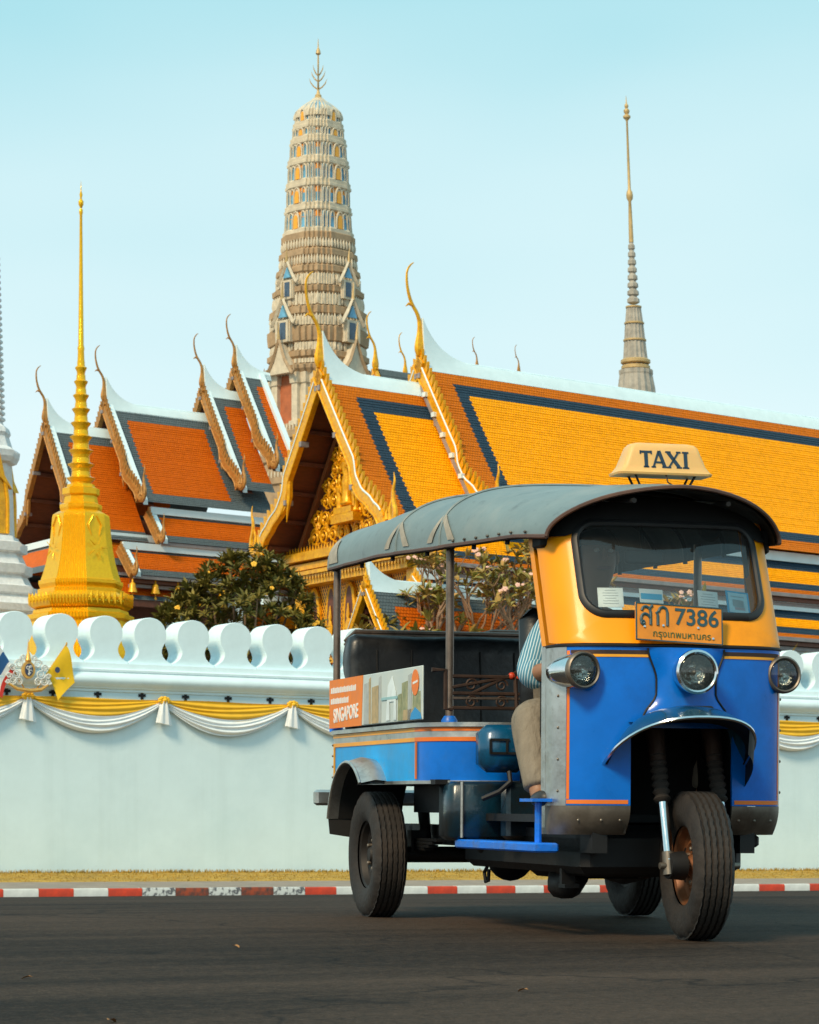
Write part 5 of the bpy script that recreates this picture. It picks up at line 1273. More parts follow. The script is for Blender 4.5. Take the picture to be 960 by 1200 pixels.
# front mudguard hood
def rim_pt(u, k=0.):
    s_, c = math.sin(u*PI/2), math.cos(u*PI/2)
    return Vector((2.10 + .36*c**.8, -.022+(.285+k)*math.copysign(abs(s_)**.85, s_), .648 + .185*c**.75))
mb = MB(); N = 28; rows = []
us = [-1 + 2*i/N for i in range(N+1)]
for t in (0, .12, .25, .4, .55, .7, .85, 1.):
    row = []
    for u in us:
        e_ = rim_pt(u); s_ = math.sin(u*PI/2); base = Vector((fa(e_.y*.9, .86)-.01, -.01+.215*s_, .70 + .165*math.cos(u*PI/2)**.6))
        p = e_.lerp(base, t); p.z += .030*math.sin(PI*t)*math.cos(u*PI/2)**.5; row.append(tuple(p))
    rows.append(row)
mb.loft(rows, closed=False); mg = mb.build('mudguard', TEALF, tuk, 60)
mb = MB(); mb.loft([[tuple(rim_pt(u) + Vector((-.006, 0, -.004))) for u in us], [tuple(rim_pt(u, -.012) + Vector((-.16*math.cos(u*PI/2), 0, -.015))) for u in us]], closed=False); mb.build('mudguard_liner', BLACKM, mg, 60)
mb = MB(); mb.tube([rim_pt(u) for u in us], .007, 6); mb.build('mudguard_beading', CHROME, mg)
mb = MB(); fl_ = [lerp(.45, 1., i/8) for i in range(9)]; mb.loft([[tuple(rim_pt(u)) for u in fl_], [tuple(rim_pt(u) + Vector((-.01, -.002, -.05*math.cos((u-.45)*.9) - .05))) for u in fl_]], closed=False); mb.build('mudguard_flap', BLACKM, mg, 0)
mb = MB(); mb.bbox((2.235, .012, .872), (.10, .125, .018), .006); mb.build('nose_grip', BLACKM, tuk, 30)
# wheel well
mb = MB(); W0 = .215
mb.loft([[(1.72, -W0, z), (1.72, W0, z)] for z in (.40, .84)], closed=False); mb.loft([[(1.72, -W0, .82), (1.72, W0, .82)], [(2.16, -W0, .82), (2.16, W0, .82)]], closed=False)
for s_ in (-1, 1): mb.loft([[(1.72, s_*W0, .40), (2.12, s_*W0, .40)], [(1.72, s_*W0, .82), (2.12, s_*W0, .82)]], closed=False)
mb.build('wheel_well', LINER, tuk, 0)
# fork
for s_ in (-1, 1):
    b = .035 + s_*.115; ax = Vector((2.235, b, .281)); top = Vector((2.06, b, .80)); d = (top-ax).normalized()
    fk = empty('fork_leg', None); fk.parent = tuk
    mb = MB(); mb.tube([ax + d*.02, ax + d*.27], .0205, 14); mb.build('fork_slider', CHROME, fk)
    mb = MB(); mb.tube([ax + Vector((.0, 0, -.035)), ax + d*.055], [.026, .024], 12); mb.build('fork_shoe', METALD, fk)
    mb = MB(); pts, rd = [], []
    for k in range(15): pts.append(ax + d*(.25+.20*k/14)); rd.append(.034 if k % 2 else .024)
    mb.tube(pts, rd, 14); mb.build('rubber_boot', mat('perished_rubber', (.030, .022, .018), .8, var=.2), fk, 60)
    mb = MB(); mb.tube([ax + d*.40, ax + d*.62], [.03, .042], 12); mb.build('fork_tube', RUSTY, fk)
mb = MB(); mb.tube([(2.235, -.12, .281), (2.235, .20, .281)], .013, 10); mb.build('front_axle', METALD, tuk)
mb = MB(); mb.tube([(2.225, -.085, .281), (2.222, -.02, .281)], [.05, .055], 18); mb.build('brake_drum', BLACKM, tuk)
# interior of the cab
mb = MB(); mb.bbox((1.92, 0, 1.09), (.28, .80, .10), .03); mb.build('dashboard', LINER, tuk, 40)
mb = MB(); mb.tube([(1.70, -.33, 1.04), (1.80, -.24, 1.08), (1.86, 0, 1.10), (1.80, .24, 1.08), (1.70, .33, 1.04)], .014, 8); mb.build('handlebar', STEEL, tuk)
mb = MB(); mb.tube([(1.95, 0, .55), (1.86, 0, 1.10)], .022, 8); mb.build('steering_column', BLACKM, tuk)
mb = MB(); mb.box((1.30, 0, .455), (1.10, .86, .03)); mb.build('floor', BLACKM, tuk, 0)
mb = MB(); mb.box((1.74, 0, .72), (.02, .86, .52)); mb.build('bulkhead', LINER, tuk, 0)
# seats
mb = MB(); mb.bbox((1.36, 0, .70), (.42, .66, .12), .04); mb.build('driver_seat', VINYL, tuk, 50)
mb = MB(); mb.bbox((1.33, 0, .55), (.34, .56, .20), .02); mb.build('seat_box', BLACKM, tuk, 30)
mb = MB(); mb.bbox((0, 0, 0), (.11, .74, .52), .045, T(1.16, .04, 1.05) @ RY(R(-4))); mb.build('driver_backrest', VINYL, tuk, 60)
mb = MB(); mb.bbox((-.12, 0, .80), (.52, 1.10, .14), .05); mb.build('passenger_seat', VINYL, tuk, 50)
mb = MB(); rings = []
for b in [-.63, -.62, -.59, -.45, -.3, -.15, 0, .15, .3, .45, .59, .62, .63]:
    k = 1 if abs(b) < .6 else (.93 if abs(b) < .625 else .75); w_ = .004*math.cos(b*31)
    rings.append([(-.56+x*k, b, 1.04+(z-1.04)*k+w_) for x, z in ((.10, .80), (.085, 1.05), (.07, 1.20), (.075, 1.255), (.04, 1.29), (-.02, 1.292), (-.07, 1.26), (-.085, 1.20), (-.06, 1.14), (-.02, 1.10), (-.02, .80))])
mb.loft(rings); mb.build('passenger_backrest', VINYL, tuk, 60)
for i in range(7):
    b = -.50 + i*1.0/6; mb = MB(); mb.tube([(-.463, b, .88), (-.478, b, 1.08), (-.486, b, 1.22)], .004, 5); mb.build('backrest_seam', LINER, tuk)
for z, hb in ((1.318, .60), (1.30, .60)): 
    mb = MB(); mb.tube([(-.70, -hb, z-.05), (-.70, -hb+.05, z), (-.70, hb-.05, z), (-.70, hb, z-.05)], .010, 6); mb.build('rear_rail', STEEL, tuk)
mb = MB(); mb.tube([(-.72, .02, 1.25), (-.72, .07, 1.315), (-.72, .13, 1.33), (-.72, .62, 1.33)], .012, 6); mb.build('rear_rail', STEEL, tuk)
mb = MB(); mb.tube([(-.60, -.60, .86), (-.58, -.60, 1.10), (-.56, -.60, 1.2)], .018, 6); mb.build('backrest_stay', STEEL, tuk)
# iron railing between passengers and driver
def rail(pts, r=.007, m=RUSTY): mb = MB(); mb.tube(pts, r, 6); mb.build('railing_bar', m, tuk)
for z in (1.035, .965, .945, .905): rail([(1.0, -.57, z), (1.0, .40, z)], .0075 if z != .945 else .006, STEEL if z == .945 else RUSTY)
rail([(1.0, -.50, .96), (1.0, -.2, 1.10), (1.0, .1, 1.20)]); rail([(1.0, -.57, .99), (1.0, -.25, 1.05)])
rail([(1.0, -.66, 1.06), (1.0, -.60, 1.06), (1.0, -.60, .90), (1.0, -.57, .90)], .010); rail([(1.0, -.30, 1.04), (1.0, -.29, .86)], .010, RUSTY)
for b, z in ((-.49, 1.0), (-.36, 1.0), (-.49, .93), (-.36, .93)):
    rail([(1.0, b+.028*(1-k/22)*math.cos(.55*k), z+.028*(1-k/22)*math.sin(.55*k)) for k in range(18)], .005)
mb = MB(); mb.sphere((1.0, -.315, 1.04), .016, 8, 6); mb.tube([(1.0, -.31, 1.035), (1.02, -.22, 1.028)], .007, 6); mb.build('red_knob', mat('red_plastic', (.55, .05, .015), .4, var=.1), tuk)

# ---- rear body
def body_path(off=0.):
    pts = [(-.70, -.65-off), (-.35, -.65-off), (.0, -.65-off), (.40, -.65-off), (.72, -.65-off)]
    for k in range(1, 9):
        a = R(-90 + 78*k/8); pts.append((.72 + (.26+off)*math.cos(a), -.39 + (.26+off)*math.sin(a)))
    pts.append((1.01+off, -.20)); half_ = pts
    return half_ + [(a, -b) for a, b in half_[::-1]]
def band(name, m, z0, z1, off=0., i0=0, i1=None, th=.02, nz=1, parent=None, flare=0.):
    p = body_path(off)[i0:i1]; q = body_path(off-th)[i0:i1]; mb = MB(); rings = []
    for (a, b), (c, d) in zip(p, q): rings.append([(a, b, z0), (a, b, z1), (c, d, z1), (c, d, z0)])
    mb.loft(rings); return mb.build(name, m, parent or tuk, 30)
band('side_panel', BLUE2, .605, .772, 0, 0, 5); band('side_panel', BLUE2, .605, .772, 0, 23, None); band('corner_body_panel', BLUE, .605, .772, 0, 4, 24)
band('coachline', OLINE, .770, .787, .004, 4, 24); band('coachline', YLINE, .770, .787, .004, 0, 5); band('coachline', YLINE, .770, .787, .004, 23, None)
band('pale_strip', METAL, .787, .812, .001, 0, None); band('coachline', YLINE, .812, .828, .004, 0, 5); band('coachline', OLINE, .812, .828, .004, 4, 24); band('coachline', YLINE, .812, .828, .004, 23, None)
band('cap_rail', METAL, .830, .848, .014, 0, None, .05); band('sill_trim', METAL, .592, .606, .006, 0, None, .03)
for s_ in (-1, 1):
    mb = MB(); mb.box((.745, s_*.655, .69), (.012, .006, .155)); mb.build('coachline', OLINE, tuk, 0); mb = MB(); mb.box((-.675, s_*.655, .69), (.012, .006, .16)); mb.build('coachline', YLINE, tuk, 0)
    for k in range(4): mb = MB(); mb.sphere((-.702, s_*.655, .63+.05*k), .006, 6, 4); mb.build('rivet', METALD, tuk)
mb = MB(); mb.box((-.70, 0, .72), (.02, 1.28, .24)); mb.build('tail_panel', BLUE2, tuk, 0)
mb = MB(); mb.box((.12, 0, .60), (1.60, 1.24, .02)); mb.build('body_floor', BLACKM, tuk, 0)
# wheel arches
for s_ in (-1, 1):
    def arc(r, b, n=22, a0=-28, a1=196): return [(r*math.cos(R(lerp(a0, a1, k/n)))*1.02, s_*b, .345 + r*math.sin(R(lerp(a0, a1, k/n)))) for k in range(n+1)]
    arc_f = lambda r, b: [(r*math.cos(R(a)), s_*b, .35 + r*math.sin(R(a))*.98) for a in [lerp(46, 165, k/20) for k in range(21)]]
    mb = MB(); mb.loft([arc_f(.365, .648), arc_f(.372, .70), arc_f(.352, .765), arc_f(.342, .765), arc_f(.350, .66)], closed=False); fe = mb.build('wheel_arch', METAL, tuk, 40)
    mb = MB(); mb.loft([arc_f(.345, .764), arc_f(.348, .42)], closed=False); mb.build('arch_liner', LINER, fe, 50)
    mb = MB(); mb.tube(arc_f(.350, .768), .007, 6); mb.build('arch_beading', METAL, fe)
    mb = MB(); e_ = arc_f(.347, .71); p = e_[-1]; mb.loft([[(p[0]-.01, s_*.765, p[2]), (p[0]-.02, s_*.56, p[2]), (p[0]-.0, s_*.56, p[2]-.10), (p[0]+.02, s_*.765, p[2]-.07)], [(p[0]+.0, s_*.765, p[2]), (p[0]-.01, s_*.56, p[2]), (p[0]+.01, s_*.56, p[2]-.10), (p[0]+.03, s_*.765, p[2]-.07)]]); mb.build('mud_flap', LINER, fe, 0)
mb = MB(); mb.bbox((-.84, 0, .535), (.07, 1.42, .075), .012); mb.build('rear_bumper', METAL, tuk, 30)
for s_ in (-1, 1): mb = MB(); mb.box((-.76, s_*.4, .54), (.12, .05, .05)); mb.build('bumper_bracket', BLACKM, tuk, 0)
# advertising board on the near side
bd = empty('advert_board', None); bd.parent = tuk; bd.matrix_local = basis((-.70, -.668, .858), (1, 0, 0), (0, 0, 1), (0, -1, 0))      # x forward along the side, y up, z outward
BW_, BH_ = 1.60, .225
def art(col, pts, z, m=None):
    mb = MB(); n_ = len(pts); mb.add([(x, y, z) for x, y in pts] + [(x, y, z-.0012) for x, y in pts], [tuple(range(n_)), tuple(range(2*n_-1, n_-1, -1))] + [(i, (i+1) % n_, n_+(i+1) % n_, n_+i) for i in range(n_)]); mb.build('print', m or mat('print_ink', col, .55, var=.12, scale=9), bd, 0)
mb = MB(); mb.bbox((BW_/2, BH_/2, 0), (BW_, BH_, .008), .003); mb.build('board', mat('pale_vinyl_print', (.50, .58, .58), .5, col2=(.62, .66, .62), scale=6), bd, 0)
art((.85, .22, .012), [(.0, 0), (.60, 0), (.625, BH_), (0, BH_)], .006)
o = link('characters', text_mesh('SINGAPORE', .088, FLW, bold=.0022), None, bd); o.matrix_local = T(.315, .06, .0068) @ RZ(R(2)) @ S3(.98, 1, 1)
for y, w in ((.175, .50), (.125, .34)):
    for k in range(int(w/.034)): art(None, [(.03+k*.034, y-.013), (.03+k*.034+.027, y-.013), (.03+k*.034+.029, y+.012+.004*(k % 2)), (.032+k*.034, y+.011)], .0068, FLW)
rgb = random.Random(2)
GREYB, TAN, GRN = mat('print_grey', (.34, .36, .36), .55, col2=(.5, .53, .5), scale=22), mat('print_tan', (.55, .38, .17), .55, col2=(.35, .28, .16), scale=26), mat('print_green', (.16, .20, .09), .55, col2=(.42, .40, .22), scale=26)
for x, w, h, m in ((.64, .09, .19, GREYB), (.73, .03, .21, TAN), (.78, .12, .17, TAN), (.90, .04, .21, GREYB), (1.22, .06, .12, GRN), (1.28, .10, .17, GRN), (1.38, .06, .20, GREYB), (1.45, .13, .12, GRN), (1.30, .24, .05, TAN)):
    art(None, [(x, .004), (x+w, .004), (x+w*.96, h), (x+w*.05, h*.96)], .0058 + .0004*(int(x*50) % 4), m)
art((.72, .80, .82), [(1.03, .01), (1.09, .01), (1.085, .09), (1.16, .09), (1.155, .01), (1.20, .01), (1.19, .13), (1.13, .20), (1.06, .16)], .0075)
art((.30, .52, .55), [(.95, .10), (1.22, .10), (1.22, .112), (.95, .112)], .008); art((.02, .28, .62), [(1.42, .004), (1.60, .004), (1.58, .03), (1.50, .055), (1.44, .03)], .0078)
art((.85, .20, .015), [(1.50+.055*math.cos(2*PI*k/18), .158+.055*math.sin(2*PI*k/18)) for k in range(18)] , .0078); art((.8, .78, .72), [(1.465, .15), (1.54, .158), (1.54, .168), (1.465, .16)], .0085)
# ---- canopy posts
def post(a, b, z0, z1, lean=0.): mb = MB(); mb.tube([(a, b, z0), (a+lean, b*1.0, z1)], .0175, 12); mb.build('canopy_post', STEEL, tuk); mb = MB(); mb.lathe([(.034, 0), (.034, .012), (.022, .03)], 10, T(a, b, z0)); mb.build('post_foot', BLUEB, tuk)
for s_ in (-1, 1):
    post(-.735, s_*.63, .845, 1.64); post(.885, s_*.55, .845, 1.62); mb = MB(); mb.tube([(1.80, s_*.425, 1.1), (1.70, s_*.43, 1.60)], .015, 8); mb.build('canopy_post', STEEL, tuk)
mb = MB(); mb.tube([(-.735, -.645, .93), (-.70, -.645, .935), (-.70, -.645, .88)], .012, 6); mb.build('post_clip', METALD, tuk)
# ---- canopy
CS = [(-.77, .662, 1.617, 1.855), (-.45, .662, 1.616, 1.868), (.0, .655, 1.610, 1.874), (.4, .635, 1.597, 1.868), (.9, .602, 1.580, 1.848), (1.35, .560, 1.568, 1.810), (1.7, .520, 1.555, 1.77), (1.92, .478, 1.540, 1.735)]
def csec(a):
    for p, q in zip(CS, CS[1:]):
        if p[0] <= a <= q[0]: t = (a-p[0])/(q[0]-p[0]); return tuple(lerp(x, y, t) for x, y in zip(p, q))
    return CS[-1] if a > 0 else CS[0]
NB = 44; PS = 2.75
ribs = [-.77, .34, .90, 1.92]
def canopy_pt(a, th_, drop=0.):
    _, hb, ze, zc_ = csec(a); c, s_ = math.cos(th_), math.sin(th_)
    ps_ = lerp(PS, 1.85, smooth(.9, 1.92, a)); b = -hb*math.copysign(abs(c)**(2/ps_), c); z = ze + (zc_-ze)*abs(s_)**(2/ps_)
    sag = 0
    for r0, r1 in zip(ribs, ribs[1:]):
        if r0 <= a <= r1: sag = math.sin(PI*(a-r0)/(r1-r0))
    z -= .014*sag*math.sin(th_)**.5 if math.sin(th_) > 0 else 0
    bow = .24*smooth(1.3, 1.92, a)*(1-(b/.50)**2) if a > 1.3 else 0
    wob = .004*mnoise.noise(Vector((a*4, b*4, 1.3)))
    return Vector((a+bow, b*(1-.012*sag), z-drop+wob - .02*smooth(1.5, 1.92, a)*(1-(b/.5)**2)))
As = [lerp(-.77, 1.92, i/54) for i in range(55)]; Ths = [PI*k/NB for k in range(NB+1)]
for t_ in range(1):
    mb = MB(); mb.loft([[tuple(canopy_pt(a, t)) for t in Ths] for a in As], closed=False); cn = mb.build('canopy', CANVAS, tuk, 60)
    mb = MB(); mb.loft([[(lambda p: (p.x - .012*smooth(1.5, 1.9, a), p.y*.975, p.z))(canopy_pt(a, t, .016)) for t in Ths] for a in As], closed=False); mb.build('canopy_lining', LINER, cn, 60)
mb = MB(); mb.tube([canopy_pt(1.92, t, .006) for t in Ths], .0085, 6); mb.build('front_piping', PIPE, cn)
mb = MB(); mb.tube([canopy_pt(-.77, t, .006) for t in Ths], .009, 6); mb.build('rear_piping', CANVAS, cn)
for th_ in (0.0, PI): mb = MB(); mb.tube([canopy_pt(a, th_, .006) for a in As], .009, 6); mb.build('edge_piping', PIPE if th_ == 0. else PIPE, cn)
for a in ribs[1:-1]:
    mb = MB(); mb.tube([canopy_pt(a, t, -.002) for t in Ths], .007, 6); mb.build('canopy_seam', CANVAS, cn)
    for sgn in (0, 1):
        for dr in (-1, 1):
            mb = MB(); rows = []
            for k in range(9):
                f = k/8; row = []
                for w_ in (-.035, -.012, .012, .035):
                    t = .02 + .34*f; t = t if sgn == 0 else PI-t
                    p = canopy_pt(a + dr*.13*(1-f) + w_*(.55+.45*(1-f)), t); row.append((p.x, p.y + (-.004 if sgn == 0 else .004), p.z+.004))
                rows.append(row)
            mb.loft(rows, closed=False); mb.build('canopy_patch', PATCH, cn, 60)
for sgn in (0, 1):
    mb = MB(); rows = []
    for k in range(7):
        t = .02 + .42*k/6; t = t if sgn == 0 else PI-t
        rows.append([(lambda p: (p.x, p.y + (-.004 if sgn == 0 else .004), p.z+.003))(canopy_pt(-.765 + w_*(1-.6*k/6), t)) for w_ in (0, .05, .10, .16)])
    mb.loft(rows, closed=False); mb.build('canopy_patch', PATCH, cn, 60)
for k in range(7):
    p = canopy_pt(1.05+.12*k, .0, -.012); mb = MB(); mb.sphere((p.x, p.y-.004, p.z), (.012, .006, .006), 6, 4); mb.build('canopy_stud', METALD, cn)
for a in (-.3, .2, .65, 1.2, 1.55):
    mb = MB(); mb.tube([(lambda p: (p.x, p.y*.955, p.z))(canopy_pt(a, t, .03)) for t in Ths], .010, 6); mb.build('canopy_hoop', BLACKM, tuk)
for b in (-.22, .22): mb = MB(); mb.tube([canopy_pt(a, PI/2 + b*2.0, .042) for a in As[::6]], .010, 6); mb.build('roof_batten', BLACKM, tuk)
# black sheet added as the shade under the canopy overhang, above the windscreen
mb = MB(); lo, hi = [], []
for t in [lerp(.10, PI-.10, k/40) for k in range(41)]:
    p = canopy_pt(1.86, t, .028); b_ = p.y*.965; side = smooth(.30, .40, abs(b_)); z0 = lerp(1.585, 1.535, side)
    lo.append((fa(min(.46, max(-.46, b_)), z0)+.012, b_, min(z0, p.z-.004))); hi.append((fa(min(.46, max(-.46, b_)), p.z)+.006, b_, p.z))
mb.loft([lo, hi], closed=False); mb.build('overhang_shade', mat('overhang_shade_black', (.005, .005, .005), .9, var=.2), tuk, 50)
for s_ in (-1, 1): mb = MB(); mb.bbox((1.80, s_*.455, 1.545), (.12, .035, .10), .01); mb.build('header_bracket', LINER, tuk, 30)
mb = MB(); mb.lathe([(.045, 0), (.05, .012), (.04, .02), (.02, .012), (.001, .012)], 20, T(1.72, .27, 1.60) @ RY(R(90))); mb.build('cab_speaker', BLACKM, tuk)
mb = MB(); mb.tube([(1.80, -.05, 1.60), (1.84, -.05, 1.50)], .008, 6); mb.bbox((1.85, -.05, 1.47), (.02, .16, .055), .008); mb.build('mirror', BLACKM, tuk, 30)
# ---- TAXI roof sign
sg = empty('roof_sign', None); sg.parent = tuk; sg.matrix_local = T(1.76, .05, 1.795)
def sgring(z, w, d, r=.02): 
    w, d = w/2, d/2; L = []
    for cx, cy, a0 in ((d-r, w-r, 0), (-d+r, w-r, 90), (-d+r, -w+r, 180), (d-r, -w+r, 270)):
        for k in range(5): L.append((cx+r*math.cos(R(a0+22.5*k)), cy+r*math.sin(R(a0+22.5*k)), z))
    return L
mb = MB(); mb.loft([sgring(0, .385, .14), sgring(.008, .390, .145), sgring(.014, .372, .135), sgring(.035, .340, .125), sgring(.08, .305, .108), sgring(.108, .285, .098), sgring(.121, .262, .078), sgring(.126, .225, .05)]); mb.build('sign_body', SIGNC, sg, 50)
def letter(ch, x, m):
    h = .068; t = .014; mb = MB()
    def bar(p, q, w): 
        p, q = Vector(p), Vector(q); d = (q-p).normalized(); n_ = Vector((-d.y, d.x))*w/2; pts = [p+n_, q+n_, q-n_, p-n_]
        mb.add([(u.x, u.y, 0) for u in pts] + [(u.x, u.y, .003) for u in pts], [(0, 1, 2, 3), (7, 6, 5, 4), (0, 4, 5, 1), (1, 5, 6, 2), (2, 6, 7, 3), (3, 7, 4, 0)])
    def serif(x, y, w=.022): bar((x-w/2, y), (x+w/2, y), .006)
    if ch == 'T': bar((-.024, h-.005), (.024, h-.005), .008); bar((0, 0), (0, h-.009), t); serif(0, .003); bar((-.0225, h-.014), (-.0225, h), .005); bar((.0225, h-.014), (.0225, h), .005)
    if ch == 'A': bar((-.024, .004), (-.001, h), .008); bar((.022, .004), (0, h), t); bar((-.016, .022), (.014, .022), .007); serif(-.024, .003, .018); serif(.022, .003)
    if ch == 'X': bar((-.022, h-.004), (.022, .004), t); bar((.02, h-.004), (-.02, .004), .007); serif(-.021, .003, .018); serif(.022, .003); serif(-.022, h-.003); serif(.021, h-.003, .018)
    if ch == 'I': bar((0, .003), (0, h-.003), t); serif(0, .003, .026); serif(0, h-.003, .026)
    o = mb.build('letter', m, sg, 0); o.matrix_local = basis((.0635, x, .026), (0, 1, 0), (-.18, 0, .984), (.984, 0, .18))
for ch, x in (('T', -.082), ('A', -.028), ('X', .032), ('I', .082)): letter(ch, x, NAVY)
for y in (-.12, .13):
    for dx in (-.04, .04): mb = MB(); mb.tube([(dx, y, .004), (dx*.9, y*.8, -.045)], .005, 6); mb.build('sign_strut', BLACKM, sg)
mb = MB(); mb.tube([(.06, .0, .0), (.07, .005, -.03), (.06, .03, -.04)], .003, 5); mb.build('sign_wire', RUSTY, sg)
mb = MB(); mb.bbox((1.16, 0, .325), (1.60, .66, .17), .03); mb.build('belly_pan', BLACKM, tuk, 30)
mb = MB(); mb.bbox((1.36, 0, .54), (.62, .60, .30), .02); mb.build('seat_base', BLACKM, tuk, 30)
for s_ in (-1, 1): mb = MB(); mb.box((.42, s_*.47, .535), (.66, .02, .13)); mb.build('inner_valance', BLACKM, tuk, 0)
# ---- tank, engine box, step, chassis
mb = MB(); mb.bbox((1.17, -.41, .735), (.14, .20, .195), .035); tk = mb.build('fuel_tank', TEALM, tuk, 50)
for z, x0, x1 in ((.77, -.48, -.40), (.715, -.48, -.36)):
    mb = MB(); mb.box((1.243, (x0+x1)/2, z), (.006, x1-x0, .010)); mb.build('tank_strap', BLACKM, tk, 0)
for y in (-.48, -.41, -.36): mb = MB(); mb.box((1.243, y, .742), (.006, .009, .06)); mb.build('tank_strap', BLACKM, tk, 0)
mb = MB(); mb.tube([(1.24, -.40, .64), (1.26, -.40, .60), (1.24, -.44, .56), (1.2, -.50, .53)], .011, 7); mb.build('fuel_hose', BLACKM, tuk)
mb = MB(); mb.bbox((.92, -.40, .48), (.20, .36, .245), .02); eb = mb.build('engine_box', TEALD, tuk, 50)
mb = MB(); mb.tube([(1.027, -.535, .60), (1.027, -.535, .37)], .008, 6); mb.build('box_edge', METAL, eb)
mb = MB(); mb.bbox((1.20, -.30, .48), (.10, .22, .23), .015); mb.build('engine_box', TEALD, tuk, 40)
mb = MB(); mb.bbox((1.50, -.50, .345), (1.06, .10, .036), .006); mb.build('step_board', BLUEB, tuk, 30)
mb = MB(); mb.tube([(1.93, -.50, .35), (1.93, -.50, .52)], .014, 8); mb.box((1.90, -.46, .525), (.16, .16, .012)); mb.build('foot_rest', BLUEB, tuk, 30)
for s_ in (-1, 1): mb = MB(); mb.box((.72, s_*.30, .37), (2.7, .06, .09)); mb.build('chassis_rail', BLACKM, tuk, 0)
for a in (-.5, .55, 1.2, 1.9): mb = MB(); mb.box((a, 0, .37), (.06, .66, .07)); mb.build('cross_member', BLACKM, tuk, 0)
mb = MB(); mb.bbox((1.15, 0, .34), (.62, .46, .26), .05); mb.build('engine', BLACKM, tuk, 40)
mb = MB(); mb.bbox((1.65, 0, .33), (.60, .62, .20), .05); mb.build('under_tray', BLACKM, tuk, 40)
mb = MB(); mb.tube([(.85, 0, .32), (.3, 0, .31), (.05, 0, .29)], .035, 10); mb.build('propeller_shaft', BLACKM, tuk)
mb = MB(); mb.tube([(0, -.55, .281), (0, .55, .281)], .036, 12); mb.sphere((.0, 0, .281), (.12, .11, .12), 16, 10); mb.build('rear_axle', BLACKM, tuk)
for s_ in (-1, 1):
    mb = MB()
    for k in range(4): mb.box((0, s_*.44, .35-.014*k), (.80-.14*k, .05, .012))
    mb.box((0, s_*.44, .34), (.07, .07, .10)); mb.build('leaf_spring', BLACKM, tuk, 0)
    mb = MB(); mb.tube([(-.12, s_*.36, .30), (-.2, s_*.36, .56)], [.025, .028], 10); mb.build('damper', BLACKM, tuk)
mb = MB(); mb.tube([(.62, -.30, .24), (.58, -.30, .215), (.60, -.30, .175), (.64, -.30, .18), (.645, -.30, .23)], .008, 6); mb.build('tow_hook', BLACKM, tuk)
mb = MB(); mb.tube([(.6, -.28, .36), (.75, -.42, .42), (.72, -.30, .50)], .06, 10); mb.sphere((.62, -.25, .42), (.14, .14, .15), 14, 10); mb.build('gearbox', BLACKM, tuk)
mb = MB(); mb.tube([(1.5, .1, .24), (.9, .22, .22), (.2, .25, .26), (-.7, .3, .30)], [.03, .05, .05, .025], 10); mb.build('exhaust', RUSTY, tuk)
mb = MB(); mb.tube([(1.25, -.18, .22), (1.32, -.2, .185), (1.42, -.2, .19), (1.5, -.18, .23)], [.05, .06, .06, .04], 10); mb.build('sump', BLACKM, tuk)
mb = MB(); mb.box((1.66, -.29, .24), (.025, .055, .11)); mb.box((1.68, -.29, .19), (.08, .06, .015)); mb.build('stand_bracket', BLACKM, tuk, 0)
mb = MB(); mb.bbox((1.86, .36, .37), (.14, .10, .05), .01); mb.build('far_step_bracket', BLACKM, tuk, 0)

# ================================================================ DRIVER
SKIN = mat('skin', (.30, .15, .085), .55, var=.1, scale=6, sub=.05); HAIR = mat('black_hair', (.012, .010, .009), .6, var=.2)
KHAKI = mat('khaki_cloth', (.22, .185, .14), .85, var=.2, scale=7, bump=.9, bscale=9, stretch=(2.5, 2.5, .8)); SHOE = mat('dark_shoe', (.02, .017, .015), .45, var=.2)
SHIRT = bpy.data.materials.new('striped_shirt'); SHIRT.use_nodes = True
def _shirt():
    N, Lk = SHIRT.node_tree.nodes, SHIRT.node_tree.links; b = N['Principled BSDF']; b.inputs['Roughness'].default_value = .85
    tc = N.new('ShaderNodeTexCoord'); mp = N.new('ShaderNodeMapping'); mp.inputs['Rotation'].default_value = (R(15), R(10), R(25)); Lk.new(tc.outputs['Object'], mp.inputs[0])
    wv = N.new('ShaderNodeTexWave'); wv.bands_direction = 'Y'; wv.inputs['Scale'].default_value = 26; wv.inputs['Distortion'].default_value = 1.2; Lk.new(mp.outputs[0], wv.inputs['Vector'])
    rp = N.new('ShaderNodeValToRGB'); rp.color_ramp.elements[0].position = .66; rp.color_ramp.elements[0].color = (.07, .24, .36, 1); rp.color_ramp.elements[1].position = .86; rp.color_ramp.elements[1].color = (.55, .68, .72, 1)
    Lk.new(wv.outputs['Fac'], rp.inputs[0]); Lk.new(rp.outputs[0], b.inputs['Base Color'])
_shirt()
def skin(name, joints, edges, m, parent, root=0, sub=2):
    """one continuous skinned surface over a skeleton; joints: name -> (pos, rx, ry)"""
    names = list(joints); me = bpy.data.meshes.new(name); me.from_pydata([joints[n][0] for n in names], [(names.index(a), names.index(b)) for a, b in edges], [])
    o = bpy.data.objects.new(name, me); COL.objects.link(o); sk = o.modifiers.new('skin', 'SKIN'); sk.use_smooth_shade = True; sk.branch_smoothing = .6
    for i, n in enumerate(names):
        v = me.skin_vertices[0].data[i]; v.radius = (joints[n][1], joints[n][-1]); v.use_root = (i == root)
    ss = o.modifiers.new('sub', 'SUBSURF'); ss.levels = sub; ss.render_levels = sub
    dg = bpy.context.evaluated_depsgraph_get(); dg.update(); m2 = bpy.data.meshes.new_from_object(o.evaluated_get(dg)); bpy.data.objects.remove(o)
    m2.name = name; m2.materials.clear(); m2.materials.append(m); m2.polygons.foreach_set('use_smooth', [True]*len(m2.polygons)); return link(name, m2, None, parent)
person = tag(empty('person', VM @ T(1.36, -.10, .76)), 'driver in a blue striped shirt and khaki trousers, knees apart at the handlebar', 'person')
D = Vector((1.36, -.10, .76))
